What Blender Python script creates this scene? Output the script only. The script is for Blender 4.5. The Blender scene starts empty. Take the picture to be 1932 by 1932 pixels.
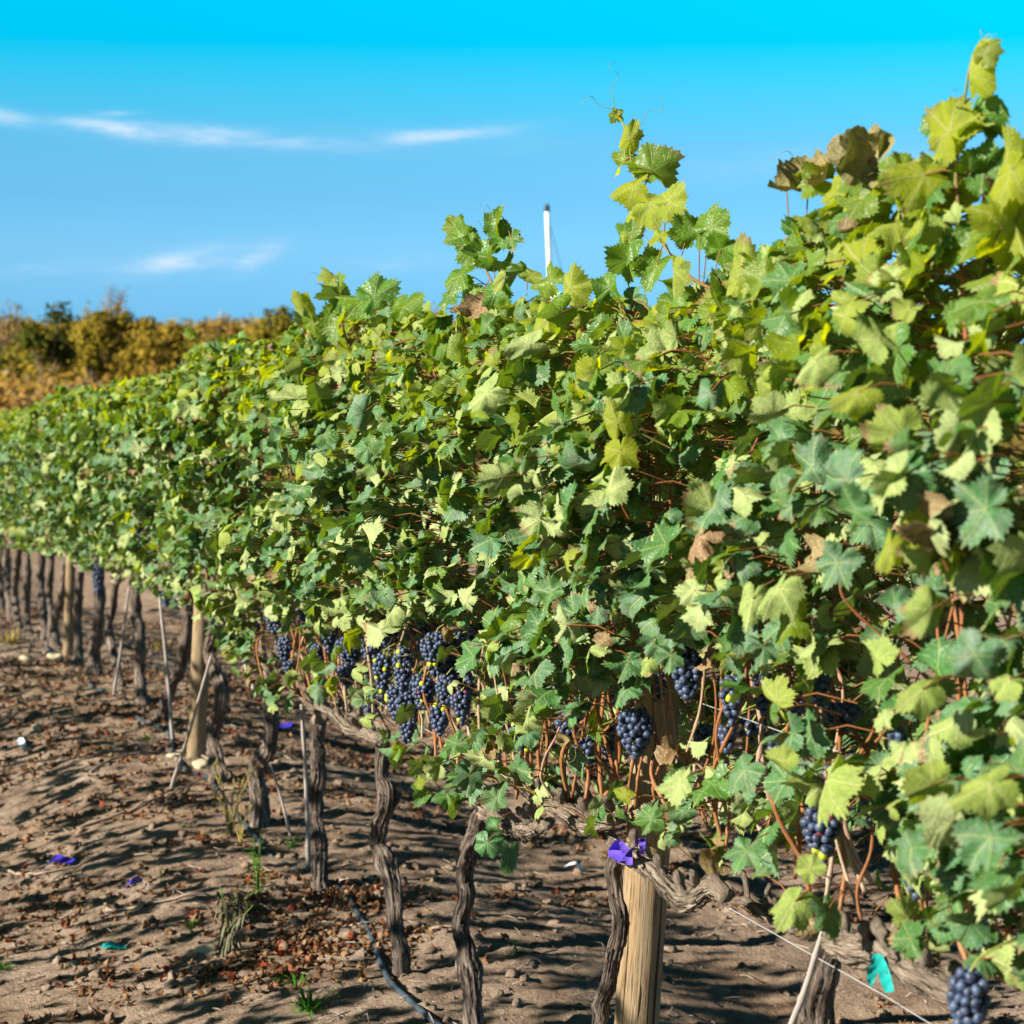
import bpy, math, random
import numpy as np
from mathutils import Vector

rng = np.random.default_rng(7)
random.seed(7)
SC = bpy.context.scene
COL = SC.collection

# ------------------------------------------------------------------ camera
F = 4025.0            # focal length in units of a 1932-wide picture
CX, HY = 966.0, 700.0  # picture centre, horizon line
CAMZ = 1.6
PITCH = math.atan((966.0 - HY) / F)
cam_d = bpy.data.cameras.new("camera")
cam = bpy.data.objects.new("camera", cam_d)
COL.objects.link(cam)
cam.location = (0, 0, CAMZ)
cam.rotation_euler = (math.radians(90) - PITCH, 0, 0)
cam_d.sensor_fit = 'HORIZONTAL'
cam_d.sensor_width = 24.0
cam_d.lens = 50.0
cam_d.clip_start = 0.05
cam_d.clip_end = 5000
cam_d.dof.use_dof = True
cam_d.dof.focus_distance = 4.2
cam_d.dof.aperture_fstop = 5.4
SC.camera = cam

# ------------------------------------------------------------------ world and sun
SUN_EL = math.radians(25)
SUN_DIR = Vector((-0.90, -0.44, 0)).normalized()      # horizontal direction towards the sun
SUN_AZ = math.atan2(SUN_DIR.x, SUN_DIR.y)             # clockwise from +Y
world = bpy.data.worlds.new("World")
SC.world = world
world.use_nodes = True
wt = world.node_tree
wt.nodes.clear()


class NT:
    """small helper to write node trees as expressions"""
    def __init__(self, tree):
        self.t = tree

    def node(self, typ, **kw):
        n = self.t.nodes.new(typ)
        for k, v in kw.items():
            setattr(n, k, v)
        return n

    def put(self, sock, v):
        if isinstance(v, bpy.types.NodeSocket):
            self.t.links.new(v, sock)
        elif v is not None:
            if isinstance(v, (tuple, list)) and len(v) == 3 and sock.type == 'RGBA':
                v = (*v, 1.0)
            sock.default_value = v

    def m(self, op, a, b=None, c=None, clamp=False):
        n = self.node('ShaderNodeMath', operation=op, use_clamp=clamp)
        self.put(n.inputs[0], a)
        if b is not None:
            self.put(n.inputs[1], b)
        if c is not None:
            self.put(n.inputs[2], c)
        return n.outputs[0]

    def vm(self, op, a, b=None, scale=None):
        n = self.node('ShaderNodeVectorMath', operation=op)
        self.put(n.inputs[0], a)
        if b is not None:
            self.put(n.inputs[1], b)
        if scale is not None:
            self.put(n.inputs[3], scale)
        return n.outputs[1] if op in ('DOT_PRODUCT', 'LENGTH') else n.outputs[0]

    def mix(self, fac, a, b, blend='MIX'):
        n = self.node('ShaderNodeMix', data_type='RGBA', blend_type=blend)
        n.clamp_factor = True
        self.put(n.inputs[0], fac)
        self.put(n.inputs[6], a)
        self.put(n.inputs[7], b)
        return n.outputs[2]

    def ss(self, x, lo, hi, a=0.0, b=1.0):
        n = self.node('ShaderNodeMapRange', interpolation_type='SMOOTHSTEP')
        self.put(n.inputs[0], x)
        n.inputs[1].default_value = lo
        n.inputs[2].default_value = hi
        n.inputs[3].default_value = a
        n.inputs[4].default_value = b
        return n.outputs[0]

    def noise(self, vec, scale, detail=3, rough=0.55, out=0):
        n = self.node('ShaderNodeTexNoise')
        if vec is not None:
            self.put(n.inputs['Vector'], vec)
        n.inputs['Scale'].default_value = scale
        n.inputs['Detail'].default_value = detail
        n.inputs['Roughness'].default_value = rough
        return n.outputs[out]

    def sep(self, v):
        n = self.node('ShaderNodeSeparateXYZ')
        self.put(n.inputs[0], v)
        return n.outputs[0], n.outputs[1], n.outputs[2]

    def comb(self, x, y, z):
        n = self.node('ShaderNodeCombineXYZ')
        self.put(n.inputs[0], x)
        self.put(n.inputs[1], y)
        self.put(n.inputs[2], z)
        return n.outputs[0]

    def attr(self, name, out=1):
        n = self.node('ShaderNodeAttribute', attribute_type='GEOMETRY', attribute_name=name)
        return n.outputs[out]

    def ramp(self, fac, stops):
        n = self.node('ShaderNodeValToRGB')
        cr = n.color_ramp
        while len(cr.elements) < len(stops):
            cr.elements.new(0.5)
        for e, (p, c) in zip(cr.elements, stops):
            e.position = p
            e.color = (*c, 1.0) if len(c) == 3 else c
        self.put(n.inputs[0], fac)
        return n.outputs[0]

    def bump(self, h, strength, dist=0.01):
        n = self.node('ShaderNodeBump')
        n.inputs['Strength'].default_value = strength
        n.inputs['Distance'].default_value = dist
        self.put(n.inputs['Height'], h)
        return n.outputs[0]

    def bsdf(self, col, rough=0.7, normal=None, spec=0.3, **kw):
        n = self.node('ShaderNodeBsdfPrincipled')
        self.put(n.inputs['Base Color'], col)
        self.put(n.inputs['Roughness'], rough)
        self.put(n.inputs['Specular IOR Level'], spec)
        if normal is not None:
            self.put(n.inputs['Normal'], normal)
        for k, v in kw.items():
            self.put(n.inputs[k.replace('_', ' ')], v)
        return n.outputs[0]


w = NT(wt)
sky = w.node('ShaderNodeTexSky', sky_type='NISHITA')
sky.sun_disc = False
sky.sun_elevation = SUN_EL
sky.sun_rotation = SUN_AZ
sky.air_density = 1.0
sky.dust_density = 0.3
sky.ozone_density = 3.0
dirv = w.node('ShaderNodeTexCoord').outputs['Generated']
dx, dy, dz = w.sep(dirv)
elev = w.m('ARCSINE', dz)
azim = w.m('ARCTAN2', dx, dy)
grade = w.ramp(w.m('DIVIDE', elev, 0.30, clamp=True), [(0.0, (0.15, 0.46, 1.10)), (0.067, (0.18, 0.51, 1.08)), (0.19, (0.27, 0.585, 0.95)), (0.267, (0.24, 0.575, 0.86)),
                                                       (0.343, (0.24, 0.62, 0.83)), (0.433, (0.11, 0.74, 0.88)), (0.5, (0.0, 0.81, 0.94)), (0.60, (0.0, 0.95, 1.02)), (0.68, (0.03, 0.42, 0.5)), (1.0, (0.06, 0.075, 0.09))])
skyc = w.mix(1.0, sky.outputs[0], grade, 'MULTIPLY')
# thin cirrus: soft strokes at real bearings and elevations, broken up by noise
cv = w.comb(w.m('MULTIPLY', azim, 14.0), w.m('MULTIPLY', elev, 90.0), 0.0)
fibre = w.noise(w.comb(w.m('MULTIPLY', azim, 60.0), w.m('ADD', w.m('MULTIPLY', elev, 700.0), w.m('MULTIPLY', azim, 25.0)), 3.0), 1.0, 6, 0.7)
wisp = w.ss(w.noise(cv, 1.9, 8, 0.70), 0.30, 0.72)
cloud = None
for (a0, e0, la, le, tilt, amp) in [(-0.150, 0.1080, 0.048, 0.0036, -0.055, 1.0), (-0.188, 0.1110, 0.016, 0.0026, -0.12, 0.9),
                                    (-0.031, 0.1092, 0.030, 0.0030, 0.10, 0.9), (-0.237, 0.1150, 0.014, 0.0034, -0.15, 1.0), (-0.185, 0.1165, 0.012, 0.0012, 0.05, 0.5),
                                    (-0.060, 0.1060, 0.09, 0.0060, 0.0, 0.14), (-0.152, 0.0510, 0.026, 0.0050, 0.16, 0.9),
                                    (-0.118, 0.0525, 0.010, 0.0045, 0.4, 0.8), (-0.210, 0.0470, 0.02, 0.0035, 0.1, 0.35),
                                    (-0.055, 0.0500, 0.03, 0.004, 0.05, 0.20), (0.14, 0.0950, 0.07, 0.0075, 0.05, 0.22)]:
    da = w.m('SUBTRACT', azim, a0)
    de = w.m('SUBTRACT', w.m('SUBTRACT', elev, e0), w.m('MULTIPLY', da, tilt))
    r2 = w.m('ADD', w.m('POWER', w.m('ABSOLUTE', w.m('DIVIDE', da, la)), 2.0), w.m('POWER', w.m('ABSOLUTE', w.m('DIVIDE', de, le)), 2.0))
    g = w.m('MULTIPLY', w.m('EXPONENT', w.m('MULTIPLY', r2, -1.0)), amp)
    cloud = g if cloud is None else w.m('ADD', cloud, g)
cloud = w.m('MULTIPLY', cloud, w.m('MULTIPLY', w.m('ADD', w.m('MULTIPLY', wisp, 1.0), 0.16), w.ss(fibre, 0.25, 0.65, 0.45, 1.1)), clamp=True)
cloud = w.m('MULTIPLY', cloud, w.ss(dy, 0.0, 0.2))
skyc = w.mix(cloud, skyc, (3.4, 4.3, 5.3))
bg = w.node('ShaderNodeBackground')
bg.inputs[1].default_value = 0.082
w.put(bg.inputs[0], skyc)
wo = w.node('ShaderNodeOutputWorld')
wt.links.new(bg.outputs[0], wo.inputs[0])

sun_d = bpy.data.lights.new("sun", 'SUN')
sun_d.energy = 5.0
sun_d.angle = math.radians(0.55)
sun_d.color = (1.0, 0.92, 0.78)
sun = bpy.data.objects.new("sun", sun_d)
COL.objects.link(sun)
sun_to = Vector((SUN_DIR.x * math.cos(SUN_EL), SUN_DIR.y * math.cos(SUN_EL), math.sin(SUN_EL)))
sun.rotation_euler = sun_to.to_track_quat('Z', 'Y').to_euler()
sun.location = (-6, -4, 8)

SC.view_settings.view_transform = 'Standard'
SC.view_settings.look = 'None'
SC.view_settings.gamma = 1.0
SC.view_settings.use_curve_mapping = False
SC.view_settings.exposure = 1.27
SC.render.engine = 'CYCLES'
SC.cycles.max_bounces = 6
SC.cycles.diffuse_bounces = 2
SC.cycles.glossy_bounces = 2
SC.cycles.transmission_bounces = 4
SC.cycles.transparent_max_bounces = 4
SC.cycles.caustics_reflective = False
SC.cycles.caustics_refractive = False

# ------------------------------------------------------------------ picture <-> place
UX, UY = -0.3113, 0.9503     # direction of the vine row (away from the camera)
NX, NY = -0.9503, -0.3113    # across the row, towards the camera side
RX, RY = 0.245, 3.96         # the nearest post stands here
cp, sp_ = math.cos(PITCH), math.sin(PITCH)
FWD = np.array([0, cp, -sp_])
UPV = np.array([0, sp_, cp])
RGT = np.array([1.0, 0, 0])
CAMP = np.array([0, 0, CAMZ])


def ray(px, py):
    return FWD + RGT * ((px - CX) / F) - UPV * ((py - 966.0) / F)


def on_row(px, py, c=0.0):
    """point of the upright sheet along the row, c metres in front of the row's middle"""
    d = ray(px, py)
    num = c - ((0 - RX) * NX + (0 - RY) * NY)
    k = num / (d[0] * NX + d[1] * NY)
    return CAMP + d * k


def project(P):
    P = np.asarray(P, float) - CAMP
    z = P @ FWD
    return CX + F * (P @ RGT) / z, 966.0 - F * (P @ UPV) / z, z


def row_tc(x, y):
    return (x - RX) * UX + (y - RY) * UY, (x - RX) * NX + (y - RY) * NY


def row_pt(t, c, z):
    return np.stack(np.broadcast_arrays(RX + UX * t + NX * c, RY + UY * t + NY * c, z), -1)


def sstep(x, a, b):
    x = np.clip((np.asarray(x, float) - a) / (b - a), 0, 1)
    return x * x * (3 - 2 * x)


_tab = np.random.default_rng(3).random((256, 256))


def vnoise(x, y):
    x = np.asarray(x, float)
    y = np.asarray(y, float)
    xi = np.floor(x).astype(int)
    yi = np.floor(y).astype(int)
    fx = x - xi
    fy = y - yi
    fx = fx * fx * (3 - 2 * fx)
    fy = fy * fy * (3 - 2 * fy)
    a = _tab[xi & 255, yi & 255]
    b = _tab[(xi + 1) & 255, yi & 255]
    c = _tab[xi & 255, (yi + 1) & 255]
    d = _tab[(xi + 1) & 255, (yi + 1) & 255]
    return (a * (1 - fx) + b * fx) * (1 - fy) + (c * (1 - fx) + d * fx) * fy - 0.5


def gz_smooth(x, y):
    t, c = row_tc(x, y)
    z = -0.052 * np.clip(t - 6.5, 0, 12) * sstep(t, 5.5, 8.5)
    z = z - 0.12 * sstep(np.abs(c), 0.25, 1.05) + 0.05 * sstep(np.abs(c), 1.2, 2.4)
    r = np.hypot(x, y)
    z = z + (1.2 * sstep(r, 50, 110) + 3.4 * sstep(r, 85, 190) + 2.0 * sstep(r, 200, 500)) * sstep(y, 10, 60)
    return z


def gz(x, y):
    x = np.asarray(x, float)
    y = np.asarray(y, float)
    near = 1 - sstep(np.hypot(x, y - 8), 14, 30)
    z = gz_smooth(x, y)
    z = z + near * (0.050 * vnoise(x * 1.3 + 9, y * 1.3) + 0.020 * vnoise(x * 4.1, y * 4.1 + 5) + 0.014 * vnoise(x * 11, y * 11)
                    + 0.016 * np.abs(vnoise(x * 19 + 3, y * 19)) + 0.016 * np.abs(vnoise(x * 41 + 3, y * 41)) - 0.006)
    return z


def on_ground(px, py):
    d = ray(px, py)
    k = 1.6 / max(1e-4, -d[2])
    for _ in range(60):
        p = CAMP + d * k
        dzv = p[2] - float(gz(p[0], p[1]))
        k += dzv / max(1e-4, -d[2]) * 0.7
    return CAMP + d * k


# ------------------------------------------------------------------ mesh helpers
WORLD_AT = {}


class MB:
    def __init__(self):
        self.V, self.T, self.Q, self.A = [], [], [], {}
        self.tm, self.qm = [], []
        self.n = 0

    def add(self, V, tris=None, quads=None, mi=0, **attrs):
        V = np.asarray(V, float).reshape(-1, 3)
        self.V.append(V)
        if tris is not None and len(tris):
            tris = np.asarray(tris, int)
            self.T.append(tris + self.n)
            self.tm.append(np.full(len(tris), mi))
        if quads is not None and len(quads):
            quads = np.asarray(quads, int)
            self.Q.append(quads + self.n)
            self.qm.append(np.full(len(quads), mi))
        for k, v in attrs.items():
            v = np.asarray(v, float)
            self.A.setdefault(k, []).append((self.n, v))
        self.n += len(V)

    def build(self, name, mats, parent=None, origin=None, smooth=True):
        V = np.concatenate(self.V)
        if origin is None:
            if parent is not None:
                origin = WORLD_AT[parent.name]
            else:
                lo, hi = V.min(0), V.max(0)
                origin = np.array([(lo[0] + hi[0]) / 2, (lo[1] + hi[1]) / 2, lo[2]])
        origin = np.asarray(origin, float)
        T = np.concatenate(self.T) if self.T else np.zeros((0, 3), int)
        Q = np.concatenate(self.Q) if self.Q else np.zeros((0, 4), int)
        me = bpy.data.meshes.new(name)
        me.vertices.add(len(V))
        me.vertices.foreach_set('co', (V - origin).astype(np.float32).ravel())
        loops = np.concatenate([T.ravel(), Q.ravel()]).astype(np.int32)
        me.loops.add(len(loops))
        me.loops.foreach_set('vertex_index', loops)
        st = np.concatenate([np.arange(len(T)) * 3, len(T) * 3 + np.arange(len(Q)) * 4]).astype(np.int32)
        me.polygons.add(len(T) + len(Q))
        me.polygons.foreach_set('loop_start', st)
        mi = np.concatenate(self.tm + self.qm) if (self.tm or self.qm) else np.zeros(0)
        mats = mats if isinstance(mats, (list, tuple)) else [mats]
        for m_ in mats:
            me.materials.append(m_)
        me.polygons.foreach_set('material_index', mi.astype(np.int32))
        me.update(calc_edges=True)
        me.polygons.foreach_set('use_smooth', np.full(len(me.polygons), smooth))
        for k, lst in self.A.items():
            dim = lst[0][1].ndim
            if dim == 2:
                full = np.zeros((len(V), 3), np.float32)
                for st0, v in lst:
                    full[st0:st0 + len(v)] = v
                at = me.attributes.new(k, 'FLOAT_VECTOR', 'POINT')
                at.data.foreach_set('vector', full.ravel())
            else:
                full = np.zeros(len(V), np.float32)
                for st0, v in lst:
                    full[st0:st0 + len(v)] = v
                at = me.attributes.new(k, 'FLOAT', 'POINT')
                at.data.foreach_set('value', full)
        o = bpy.data.objects.new(name, me)
        COL.objects.link(o)
        if parent is not None:
            o.parent = parent
            o.location = origin - WORLD_AT[parent.name]
        else:
            o.location = origin
        WORLD_AT[o.name] = origin
        return o


def thing(name, label, cat, loc, group=None):
    o = bpy.data.objects.new(name, None)
    COL.objects.link(o)
    o.empty_display_size = 0.1
    o.location = loc
    WORLD_AT[o.name] = np.asarray(loc, float)
    return tag(o, label, cat, group)


def tag(o, label=None, cat=None, group=None, kind=None):
    if label:
        o['label'] = label
    if cat:
        o['category'] = cat
    if group:
        o['group'] = group
    if kind:
        o['kind'] = kind
    return o


def spline(P, n):
    P = np.asarray(P, float)
    if len(P) == 2:
        s = np.linspace(0, 1, n)[:, None]
        return P[0] * (1 - s) + P[1] * s
    d = np.concatenate([[0], np.cumsum(np.linalg.norm(np.diff(P[:, :3], axis=0), axis=1) + 1e-9)])
    Q = np.vstack([2 * P[0] - P[1], P, 2 * P[-1] - P[-2]])
    out = []
    for s in np.linspace(0, d[-1], n):
        i = min(int(np.searchsorted(d, s, side='right')) - 1, len(P) - 2)
        i = max(i, 0)
        u = (s - d[i]) / (d[i + 1] - d[i])
        a, b, c, e = Q[i], Q[i + 1], Q[i + 2], Q[i + 3]
        out.append(0.5 * ((2 * b) + (-a + c) * u + (2 * a - 5 * b + 4 * c - e) * u * u + (-a + 3 * b - 3 * c + e) * u ** 3))
    return np.array(out)


def tube(mb, P, R, sides=8, mi=0, rough=0.0, gnarl=0.0, seed=0, cap=True, tone=None):
    P = np.asarray(P, float)
    N = len(P)
    R = np.broadcast_to(np.asarray(R, float), (N,))
    T = np.gradient(P, axis=0)
    T /= np.linalg.norm(T, axis=1)[:, None] + 1e-9
    ref = np.array([0, 0, 1.0]) if abs(T[0][2]) < 0.8 else np.array([1.0, 0, 0])
    nrm = np.cross(T[0], ref)
    nrm /= np.linalg.norm(nrm)
    fr = []
    for i in range(N):
        nrm = nrm - T[i] * (nrm @ T[i])
        nrm /= np.linalg.norm(nrm) + 1e-9
        fr.append((nrm.copy(), np.cross(T[i], nrm)))
    A = np.array([f[0] for f in fr])
    B = np.array([f[1] for f in fr])
    ang = np.linspace(0, 2 * math.pi, sides, endpoint=False)
    L = np.concatenate([[0], np.cumsum(np.linalg.norm(np.diff(P, axis=0), axis=1))])
    rr = np.repeat(R[:, None], sides, 1)
    if gnarl > 0:
        g = np.random.default_rng(seed)
        ph = g.random(8) * 6.28
        tw = g.normal(0, 5, 8)
        for k_, (f_, a_) in enumerate([(2, .09), (3, .07), (5, .05), (9, .06), (14, .05)]):
            rr = rr * (1 + gnarl * a_ * np.sin(f_ * ang[None] + ph[k_] + tw[k_] * L[:, None] + 1.5 * np.sin(L[:, None] * 23 + ph[7])))
        rr = rr * (1 + gnarl * 0.22 * vnoise(L[:, None] * 30 + seed * 7.1, np.cos(ang)[None] * 1.7 + 20) + gnarl * 0.10 * g.standard_normal(rr.shape) * 0.5)
    V = P[:, None] + rr[:, :, None] * (np.cos(ang)[None, :, None] * A[:, None] + np.sin(ang)[None, :, None] * B[:, None])
    idx = np.arange(N * sides).reshape(N, sides)
    a = idx[:-1]
    b = np.roll(idx[:-1], -1, 1)
    c = np.roll(idx[1:], -1, 1)
    d = idx[1:]
    quads = np.stack([a, b, c, d], -1).reshape(-1, 4)
    co = np.stack([np.repeat(np.cos(ang)[None], N, 0), np.repeat(np.sin(ang)[None], N, 0), np.repeat(L[:, None], sides, 1)], -1).reshape(-1, 3)
    V = V.reshape(-1, 3)
    tris = None
    if cap:
        V = np.vstack([V, P[0], P[-1]])
        co = np.vstack([co, [0, 0, 0], [0, 0, L[-1]]])
        i0, i1 = N * sides, N * sides + 1
        tris = [(i0, idx[0, (k + 1) % sides], idx[0, k]) for k in range(sides)] + [(i1, idx[-1, k], idx[-1, (k + 1) % sides]) for k in range(sides)]
    kw = dict(tube_co=co)
    if tone is not None:
        tv = np.repeat(np.broadcast_to(np.asarray(tone, float), (N,)), sides)
        if cap:
            tv = np.concatenate([tv, [tv[0], tv[-1]]])
        kw['tone'] = tv
    mb.add(V, tris=tris, quads=quads, mi=mi, **kw)


def ico(sub):
    p = (1 + 5 ** .5) / 2
    V = [(-1, p, 0), (1, p, 0), (-1, -p, 0), (1, -p, 0), (0, -1, p), (0, 1, p), (0, -1, -p), (0, 1, -p), (p, 0, -1), (p, 0, 1), (-p, 0, -1), (-p, 0, 1)]
    Fc = [(0, 11, 5), (0, 5, 1), (0, 1, 7), (0, 7, 10), (0, 10, 11), (1, 5, 9), (5, 11, 4), (11, 10, 2), (10, 7, 6), (7, 1, 8), (3, 9, 4), (3, 4, 2),
          (3, 2, 6), (3, 6, 8), (3, 8, 9), (4, 9, 5), (2, 4, 11), (6, 2, 10), (8, 6, 7), (9, 8, 1)]
    V = [np.array(v) / np.linalg.norm(v) for v in V]
    for _ in range(sub):
        mid = {}
        nf = []

        def mp(a, b):
            k = (min(a, b), max(a, b))
            if k not in mid:
                v = V[a] + V[b]
                V.append(v / np.linalg.norm(v))
                mid[k] = len(V) - 1
            return mid[k]
        for a, b, c in Fc:
            x, y, z = mp(a, b), mp(b, c), mp(c, a)
            nf += [(a, x, z), (b, y, x), (c, z, y), (x, y, z)]
        Fc = nf
    return np.array(V), np.array(Fc)


ICO = [ico(k) for k in range(3)]

# ------------------------------------------------------------------ materials


def material(name):
    m_ = bpy.data.materials.new(name)
    m_.use_nodes = True
    m_.node_tree.nodes.clear()
    k = NT(m_.node_tree)
    out = k.node('ShaderNodeOutputMaterial')
    return m_, k, out


def simple(name, col, rough=0.6, spec=0.3, vary=0.15, scale=30, bump=0.0):
    m_, k, out = material(name)
    co = k.node('ShaderNodeTexCoord').outputs['Object']
    nz = k.noise(co, scale, 4)
    c2 = k.mix(nz, tuple(x * (1 - vary) for x in col), tuple(min(1, x * (1 + vary)) for x in col))
    s = k.bsdf(c2, rough, k.bump(nz, bump) if bump else None, spec)
    m_.node_tree.links.new(s, out.inputs[0])
    return m_


def leaf_material():
    m_, k, out = material("vine_leaf")
    lc = k.attr("leaf_co")
    lr = k.attr("leaf_rnd")
    rnd, age, dust = k.sep(lr)
    dead = k.attr("leaf_dead", 2)
    x, y, _ = k.sep(lc)
    # main veins fan out from the leaf stalk
    vein = None
    for deg, wd in ((0, .021), (52, .018), (-52, .018), (112, .014), (-112, .014)):
        a = math.radians(deg)
        sx, sy = math.sin(a), math.cos(a)
        al = k.m('ADD', k.m('MULTIPLY', x, sx), k.m('MULTIPLY', y, sy))
        pe = k.m('ABSOLUTE', k.m('SUBTRACT', k.m('MULTIPLY', x, sy), k.m('MULTIPLY', y, sx)))
        # side veins: a chevron pattern beside each main vein
        ms = k.m('MULTIPLY', k.ss(pe, wd * 0.4, wd, 1.0, 0.0), k.ss(al, -0.01, 0.04))
        if abs(deg) < 100:
            fr = k.m('FRACT', k.m('MULTIPLY', k.m('SUBTRACT', al, k.m('MULTIPLY', pe, 0.85)), 6.0))
            sv = k.m('MULTIPLY', k.ss(k.m('ABSOLUTE', k.m('SUBTRACT', fr, 0.5)), 0.40, 0.48), k.ss(k.m('SUBTRACT', k.m('MULTIPLY', al, 0.42), pe), 0.0, 0.03))
            ms = k.m('MAXIMUM', ms, k.m('MULTIPLY', sv, 0.45))
        vein = ms if vein is None else k.m('MAXIMUM', vein, ms)
    ofs = k.vm('ADD', lc, k.comb(k.m('MULTIPLY', rnd, 37.0), k.m('MULTIPLY', age, 11.0), 0.0))
    n1 = k.noise(ofs, 2.3, 4, 0.6)
    n2 = k.noise(ofs, 9.0, 3, 0.6)
    vor = k.node('ShaderNodeTexVoronoi', feature='DISTANCE_TO_EDGE')
    k.put(vor.inputs['Vector'], ofs)
    vor.inputs['Scale'].default_value = 6.5
    fine = k.ss(vor.outputs[0], 0.0, 0.09, 1.0, 0.0)
    top = k.ramp(age, [(0.0, (0.026, 0.140, 0.050)), (0.3, (0.045, 0.170, 0.022)), (0.55, (0.095, 0.215, 0.006)), (1.0, (0.27, 0.34, 0.003))])
    top = k.mix(k.m('MULTIPLY', rnd, 0.55), top, (0.018, 0.075, 0.018))
    top = k.mix(k.m('MULTIPLY', n1, 0.3), top, (0.085, 0.19, 0.02))
    dm = k.m('MULTIPLY', k.ss(n1, 0.32, 0.70), k.m('MULTIPLY', dust, 0.85), clamp=True)
    top = k.mix(dm, top, (0.165, 0.215, 0.175))
    top = k.mix(k.m('MULTIPLY', fine, 0.16), top, (0.17, 0.26, 0.07))
    top = k.mix(k.m('MULTIPLY', vein, 0.75), top, (0.30, 0.36, 0.12))
    und = k.ramp(age, [(0.0, (0.33, 0.39, 0.18)), (0.4, (0.29, 0.38, 0.08)), (1.0, (0.36, 0.40, 0.004))])
    und = k.mix(k.m('MULTIPLY', n1, 0.4), und, (0.11, 0.185, 0.045))
    und = k.mix(k.m('MULTIPLY', fine, 0.20), und, (0.16, 0.21, 0.06))
    und = k.mix(k.m('MULTIPLY', k.ss(n2, 0.60, 0.75), k.m('MULTIPLY', dust, 0.55)), und, (0.22, 0.09, 0.13))
    und = k.mix(k.m('MULTIPLY', vein, 0.85), und, (0.50, 0.50, 0.22))
    bf = k.node('ShaderNodeNewGeometry').outputs['Backfacing']
    und = k.mix(k.m('MULTIPLY', k.ss(n1, 0.5, 0.7), 0.45), und, (0.12, 0.19, 0.045))
    col = k.mix(bf, top, und)
    # brown scorched margins on some, whole leaf on the dead ones
    rad = k.vm('LENGTH', lc)
    edge = k.m('MULTIPLY', k.ss(k.m('ADD', rad, k.m('MULTIPLY', n2, 0.5)), 0.95, 1.15), k.ss(rnd, 0.72, 0.78))
    spot = k.m('MULTIPLY', k.ss(k.noise(ofs, 13.0, 2), 0.68, 0.73), k.ss(rnd, 0.35, 0.5))
    brown = k.ramp(n2, [(0.25, (0.09, 0.045, 0.022)), (0.5, (0.24, 0.14, 0.065)), (0.75, (0.42, 0.31, 0.17))])
    col = k.mix(k.m('MAXIMUM', k.m('MAXIMUM', edge, k.m('MULTIPLY', spot, 0.7)), dead), col, brown)
    hgt = k.m('ADD', k.m('MULTIPLY', k.m('MAXIMUM', fine, vein), -0.6), k.m('MULTIPLY', n2, 0.8))
    nm = k.bump(hgt, 0.45, 0.003)
    rough = k.m('ADD', 0.40, k.m('MULTIPLY', dust, 0.28))
    rough = k.mix(bf, rough, (0.75, 0.75, 0.75))
    s1 = k.bsdf(col, rough, nm, 0.5)
    tr = k.node('ShaderNodeBsdfTranslucent')
    tcol = k.ramp(age, [(0.0, (0.12, 0.26, 0.010)), (0.5, (0.26, 0.40, 0.006)), (1.0, (0.66, 0.70, 0.002))])
    tcol = k.mix(k.m('MULTIPLY', vein, 0.5), tcol, (0.10, 0.16, 0.01))
    k.put(tr.inputs[0], k.mix(dead, tcol, (0.16, 0.08, 0.03)))
    k.put(tr.inputs[1], nm)
    mx = k.node('ShaderNodeMixShader')
    k.put(mx.inputs[0], k.m('ADD', 0.13, k.m('MULTIPLY', age, 0.42)))
    m_.node_tree.links.new(s1, mx.inputs[1])
    m_.node_tree.links.new(tr.outputs[0], mx.inputs[2])
    m_.node_tree.links.new(mx.outputs[0], out.inputs[0])
    return m_


def bark_material(name, dark, mid, light, sc=1.0):
    m_, k, out = material(name)
    tc = k.attr("tube_co")
    x, y, z = k.sep(tc)
    obj = k.node('ShaderNodeTexCoord').outputs['Object']
    v = k.comb(k.m('MULTIPLY', x, 2.0), k.m('MULTIPLY', y, 2.0), k.m('MULTIPLY', z, 9.0))
    v = k.vm('ADD', v, k.vm('SCALE', obj, scale=3.0))
    n1 = k.noise(v, 3.2 * sc, 6, 0.7)
    n2 = k.noise(v, 1.1, 3, 0.5)
    n3 = k.noise(obj, 9.0, 3)
    h = k.m('ADD', k.m('MULTIPLY', n1, 1.2), k.m('MULTIPLY', n2, 0.4))
    col = k.ramp(k.m('SUBTRACT', h, 0.3), [(0.34, dark), (0.50, mid), (0.66, light)])
    col = k.mix(k.m('MULTIPLY', n3, 0.5), col, tuple(q * 0.7 for q in mid))
    s = k.bsdf(col, 0.85, k.bump(h, 1.0, 0.012), 0.15)
    m_.node_tree.links.new(s, out.inputs[0])
    return m_


def cane_material():
    m_, k, out = material("cane_bark")
    tone = k.attr("tone", 2)
    x, y, z = k.sep(k.attr("tube_co"))
    v = k.comb(k.m('MULTIPLY', x, 1.5), k.m('MULTIPLY', y, 1.5), k.m('MULTIPLY', z, 14.0))
    nz = k.noise(v, 2.0, 4, 0.6)
    col = k.ramp(tone, [(0.0, (0.42, 0.33, 0.24)), (0.25, (0.31, 0.13, 0.050)), (0.6, (0.25, 0.095, 0.036)), (0.8, (0.20, 0.12, 0.04)), (1.0, (0.24, 0.27, 0.05))])
    col = k.mix(k.m('MULTIPLY', k.ss(nz, 0.45, 0.7), 0.6), col, (0.10, 0.045, 0.022))
    s = k.bsdf(col, 0.55, k.bump(nz, 0.6, 0.003), 0.2)
    m_.node_tree.links.new(s, out.inputs[0])
    return m_


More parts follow.
